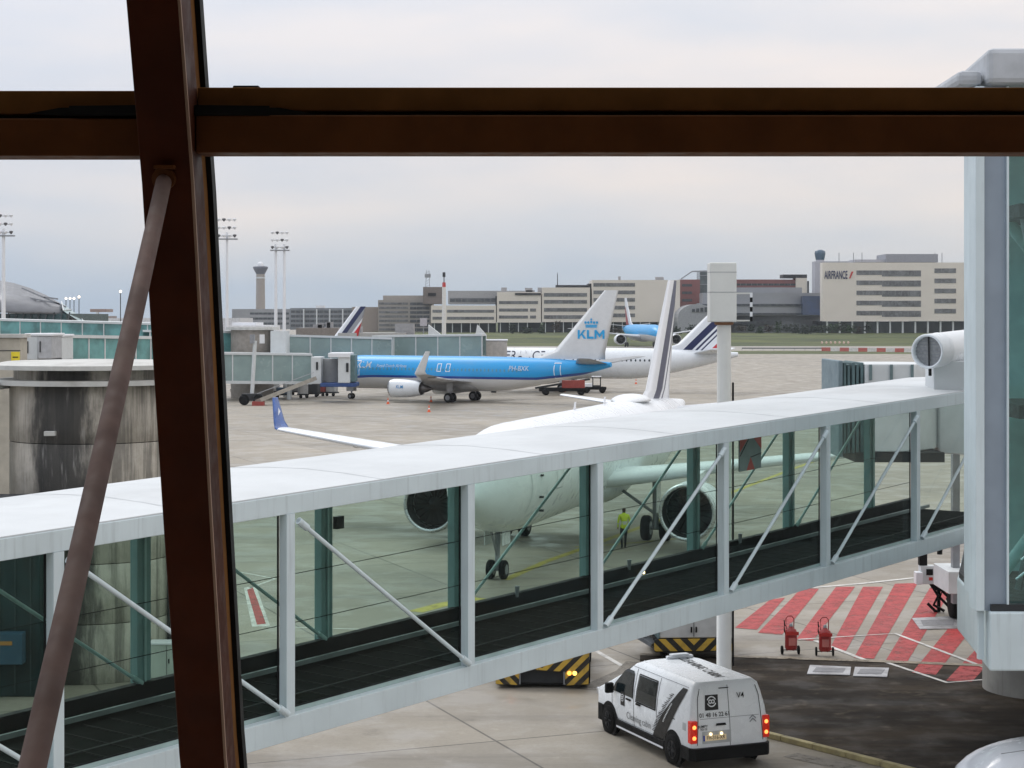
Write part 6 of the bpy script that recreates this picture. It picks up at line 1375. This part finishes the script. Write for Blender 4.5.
# ---------------------------------------------------------------- masts
def lightmast(x_, ytop, Y, label, poles=1, w=0.5, lampn=3, grp='floodlight masts on the apron'):
    q = P(x_, ytop, Y); r = thing('light_mast', label, 'floodlight mast', (q.x, Y, 0), 0, grp)
    offs = [0] if poles == 1 else [-0.75, 0.75]
    for o_ in offs: MB().lathe([(w * 1.0, 0), (w * 0.6, q.z - 2)], (q.x + o_, Y, 0), n=12).build('pole', WHITE, r)
    MB().box(q.x - 1.7, q.x + 1.7, Y - 0.5, Y + 0.5, q.z - 3.2, q.z - 3.0).build('platform', GREY, r)
    for row in range(3):
        for k in range(lampn + 1):
            xx = q.x - 1.3 + 2.6 * k / lampn; zz = q.z - 2.6 + row * 1.3
            MB().lathe([(0.10, -0.25), (0.30, 0.05), (0.32, 0.2), (0.1, 0.27)], (xx, Y - 0.4, zz), 'Z', 8).build('floodlight', WHITE if (k + row) % 3 else mat('mid grey lamp', (0.12, 0.12, 0.13, 1)), r)
        MB().box(q.x - 1.4, q.x + 1.4, Y - 0.03, Y + 0.03, q.z - 2.65 + row * 1.3, q.z - 2.58 + row * 1.3).build('cross_bar', GREY, r)
    return r
lightmast(280, 233, 330, 'twin pole floodlight mast right of the round control tower', 2, 0.36)
lightmast(3.5, 216, 290, 'floodlight mast at the left edge of the view', 1, 0.4)
lightmast(227, 220, 300, 'floodlight mast half hidden by the right side of the brown column', 1, 0.3)
q = P(444, 270, 560); r = thing('radio_mast', 'white mast with red band and dark antenna before the long white building', 'mast', (q.x, 560, 0))
MB().lathe([(0.7, 0), (0.55, P(0, 287, 560).z)], (q.x, 560, 0), n=12).build('pole', CREAM, r); z = P(0, 287, 560).z
MB().lathe([(0.56, z + 0.003), (0.5, z + 1.4)], (q.x, 560, 0), n=12).build('red_band', RED, r); MB().lathe([(0.15, z + 1.4), (0.15, z + 3), (0.45, z + 3.1), (0.45, z + 4.4), (0.1, z + 4.5)], (q.x, 560, 0), n=10).build('antenna', DARK, r)
def lamp_post(x_, ytop, Y, label):
    q = P(x_, ytop, Y); r = thing('street_lamp', label, 'street lamp', (q.x, Y, 0), 0, 'lit lamps far left')
    MB().tube([(q.x, Y, 0), (q.x, Y, q.z)], 0.1, 8).build('pole', DARK, r); MB().lathe([(0.1, -0.3), (0.32, 0), (0.15, 0.3)], (q.x, Y, q.z), n=12).build('lamp', mat('far lit lamp', (1, 0.8, 0.6, 1), emit=((1, 0.8, 0.6, 1), 2.2)), r)
lamp_post(120.5, 291.5, 420, 'lit street lamp left of the brown column'); lamp_post(79, 297, 450, 'lit street lamp above the terminal canopy')
for i, x_ in enumerate((66, 70, 74)): lamp_post(x_, 298.5, 480, ['first', 'second', 'third'][i] + ' from left of three lit lamps above the terminal roof')
# ---------------------------------------------------------------- red and white barriers at the taxiway
bar0 = None
for i in range(13):
    x_ = 762 + i * 13 if False else 826 + i * 9.2
    Yb = 545 - i * 2.0; q = P(x_, 352, Yb)
    lab = '%s barrier block in the row left of the air duct, number %s from left' % ('red' if i % 2 == 0 else 'white', ['one', 'two', 'three', 'four', 'five', 'six', 'seven', 'eight', 'nine', 'ten', 'eleven', 'twelve', 'thirteen'][i])
    lab = '%s %s block of the barrier row along the far taxiway' % (['first', 'second', 'third', 'fourth', 'fifth', 'sixth', 'seventh', 'eighth', 'ninth', 'tenth', 'eleventh', 'twelfth', 'thirteenth'][i], 'red' if i % 2 == 0 else 'white')
    o = MB().loft([[(-1.3, -0.3, 0), (1.3, -0.3, 0), (1.3, 0.3, 0), (-1.3, 0.3, 0)], [(-1.3, -0.2, 0.45), (1.3, -0.2, 0.45), (1.3, 0.2, 0.45), (-1.3, 0.2, 0.45)], [(-1.3, -0.12, 1.1), (1.3, -0.12, 1.1), (1.3, 0.12, 1.1), (-1.3, 0.12, 1.1)]], smooth=False).build('barrier', mat('faded red plastic', (0.42, 0.10, 0.08, 1), 0.6) if i % 2 == 0 else mat('white plastic', (0.6, 0.6, 0.58, 1), 0.6))
    o.location = (q.x, Yb, 0.002); tag(o, lab, 'barrier', 'red and white barriers along the taxiway')
# fence rail before it
fr = thing('guard_rail', 'long low grey guard rail on the grass left of the barriers', 'guard rail', (P(742, 350, 556).x, 556, 0))
a, b = P(742, 351, 556), P(826, 351, 556); MB().box(a.x, b.x, 556, 556.1, 0.5, 0.85).build('rail', mat('dark rail', (0.12, 0.13, 0.14, 1)), fr)
for k in range(9): xx = a.x + (b.x - a.x) * k / 8; MB().box(xx - 0.06, xx + 0.06, 556.12, 556.24, 0, 0.85).build('post', GREY, fr)
# small striped posts on the grass
for i in range(7):
    q = P(809 + i * 4.2, 344, 690); o = MB().lathe([(0.32, 0), (0.32, 0.7), (0.1, 0.8)], n=10).build('marker_post', mat('pale marker plastic', (0.65, 0.45, 0.38, 1))); o.location = (q.x, 661, 0.6)
    tag(o, '%s of seven small pale marker posts on the grass bank' % ['leftmost', 'second', 'third', 'fourth', 'fifth', 'sixth', 'rightmost'][i], 'marker post', 'marker posts on the grass bank')

# ---------------------------------------------------------------- bushes along the far buildings
def leafy(name, col):
    t = NT(name); v = t.world(); t.l(t.mix(t.ramp(t.noise(v, 0.6, 5, 0.7), 0, 1, 0.3, 0.7), tuple(k * 0.55 for k in col) + (1,), tuple(col) + (1,)), t.b.inputs['Base Color']); t.b.inputs['Roughness'].default_value = 0.9; return t.m
LG = [leafy('dark green leaves', (0.03, 0.05, 0.025)), leafy('brown green leaves', (0.06, 0.05, 0.03)), leafy('fresh green leaves', (0.04, 0.08, 0.03))]
def bush(x_, y_, Y, w, h, k, label):
    q = P(x_, y_, Y); r = thing('bush', label, 'bush', (q.x, Y, q.z), 0, 'bushes along the far buildings'); rn = random.Random(int(x_ * 7 + Y)); mb = MB()
    for _ in range(420):
        a = rn.uniform(0, 2 * math.pi); rr = rn.random() ** 0.5; z = rn.random() ** 0.8
        lump = 0.75 + 0.35 * math.sin(a * 3 + x_) * math.cos(z * 5 + x_)
        c = Vector((math.cos(a) * rr * w * (1 - 0.55 * z) * lump, math.sin(a) * rr * w * 0.5, z * h * lump)); s = rn.uniform(0.15, 0.36)
        u = Vector((rn.uniform(-1, 1), rn.uniform(-1, 1), rn.uniform(-1, 1))).normalized(); v = u.cross(Vector((rn.uniform(-1, 1), rn.uniform(-1, 1), 1))).normalized()
        mb.add([c - u * s, c + v * s, c + u * s, c - v * s], [(0, 1, 2, 3)])
    mb.build('crown', LG[k], r, local=True); st_ = MB()
    for k2 in range(4): a = k2 * 1.6; st_.tube([(0, 0, -0.4), (math.cos(a) * w * 0.3, math.sin(a) * w * 0.2, h * 0.7)], [0.1, 0.03], 6)
    st_.build('stems', mat('bark', (0.05, 0.04, 0.03, 1)), r, local=True)
rn = random.Random(5); bx = [(x_, rn.uniform(329, 333), rn.uniform(728, 742)) for x_ in list(range(512, 700, 15)) + list(range(742, 876, 9))]
ords = {0: 'dark green', 1: 'brownish', 2: 'fresh green'}
def whereb(x_):
    for lim, s in ((592, 'below the second white block, behind the crowned tail'), (680, 'below the tallest white block'), (735, 'before the round roofed hangar'), (822, 'before the curved grey building'), (960, 'before the lettered office block')):
        if x_ < lim: return s
cnt = {}
num = ['first', 'second', 'third', 'fourth', 'fifth', 'sixth', 'seventh', 'eighth', 'ninth', 'tenth', 'eleventh']
for x_, y_, Y_ in bx:
    wv = whereb(x_); cnt[wv] = cnt.get(wv, 0) + 1; k = rn.choice((0, 0, 1, 2))
    bush(x_, y_ + 1.5, Y_, rn.uniform(2.2, 4.4), rn.uniform(1.8, 4.4), k, '%s bush from left, %s, %s' % (num[cnt[wv] - 1], ords[k], wv))

# ---------------------------------------------------------------- the air
hz = MB().box(-1450, 1450, -60, 2450, -1.0, 62).build('haze', None) if False else None
def haze():
    m = bpy.data.materials.new('air'); m.use_nodes = True; t = m.node_tree; t.nodes.clear(); o = t.nodes.new('ShaderNodeOutputMaterial'); v = t.nodes.new('ShaderNodeVolumePrincipled')
    v.inputs['Color'].default_value = (0.80, 0.86, 0.95, 1); v.inputs['Density'].default_value = 0.00010; v.inputs['Anisotropy'].default_value = 0.2; t.links.new(v.outputs[0], o.inputs['Volume'])
    tag(MB().box(-1450, 1450, -60, 2450, -1.0, 62).build('haze', m), kind='stuff')
if HAZE: haze()
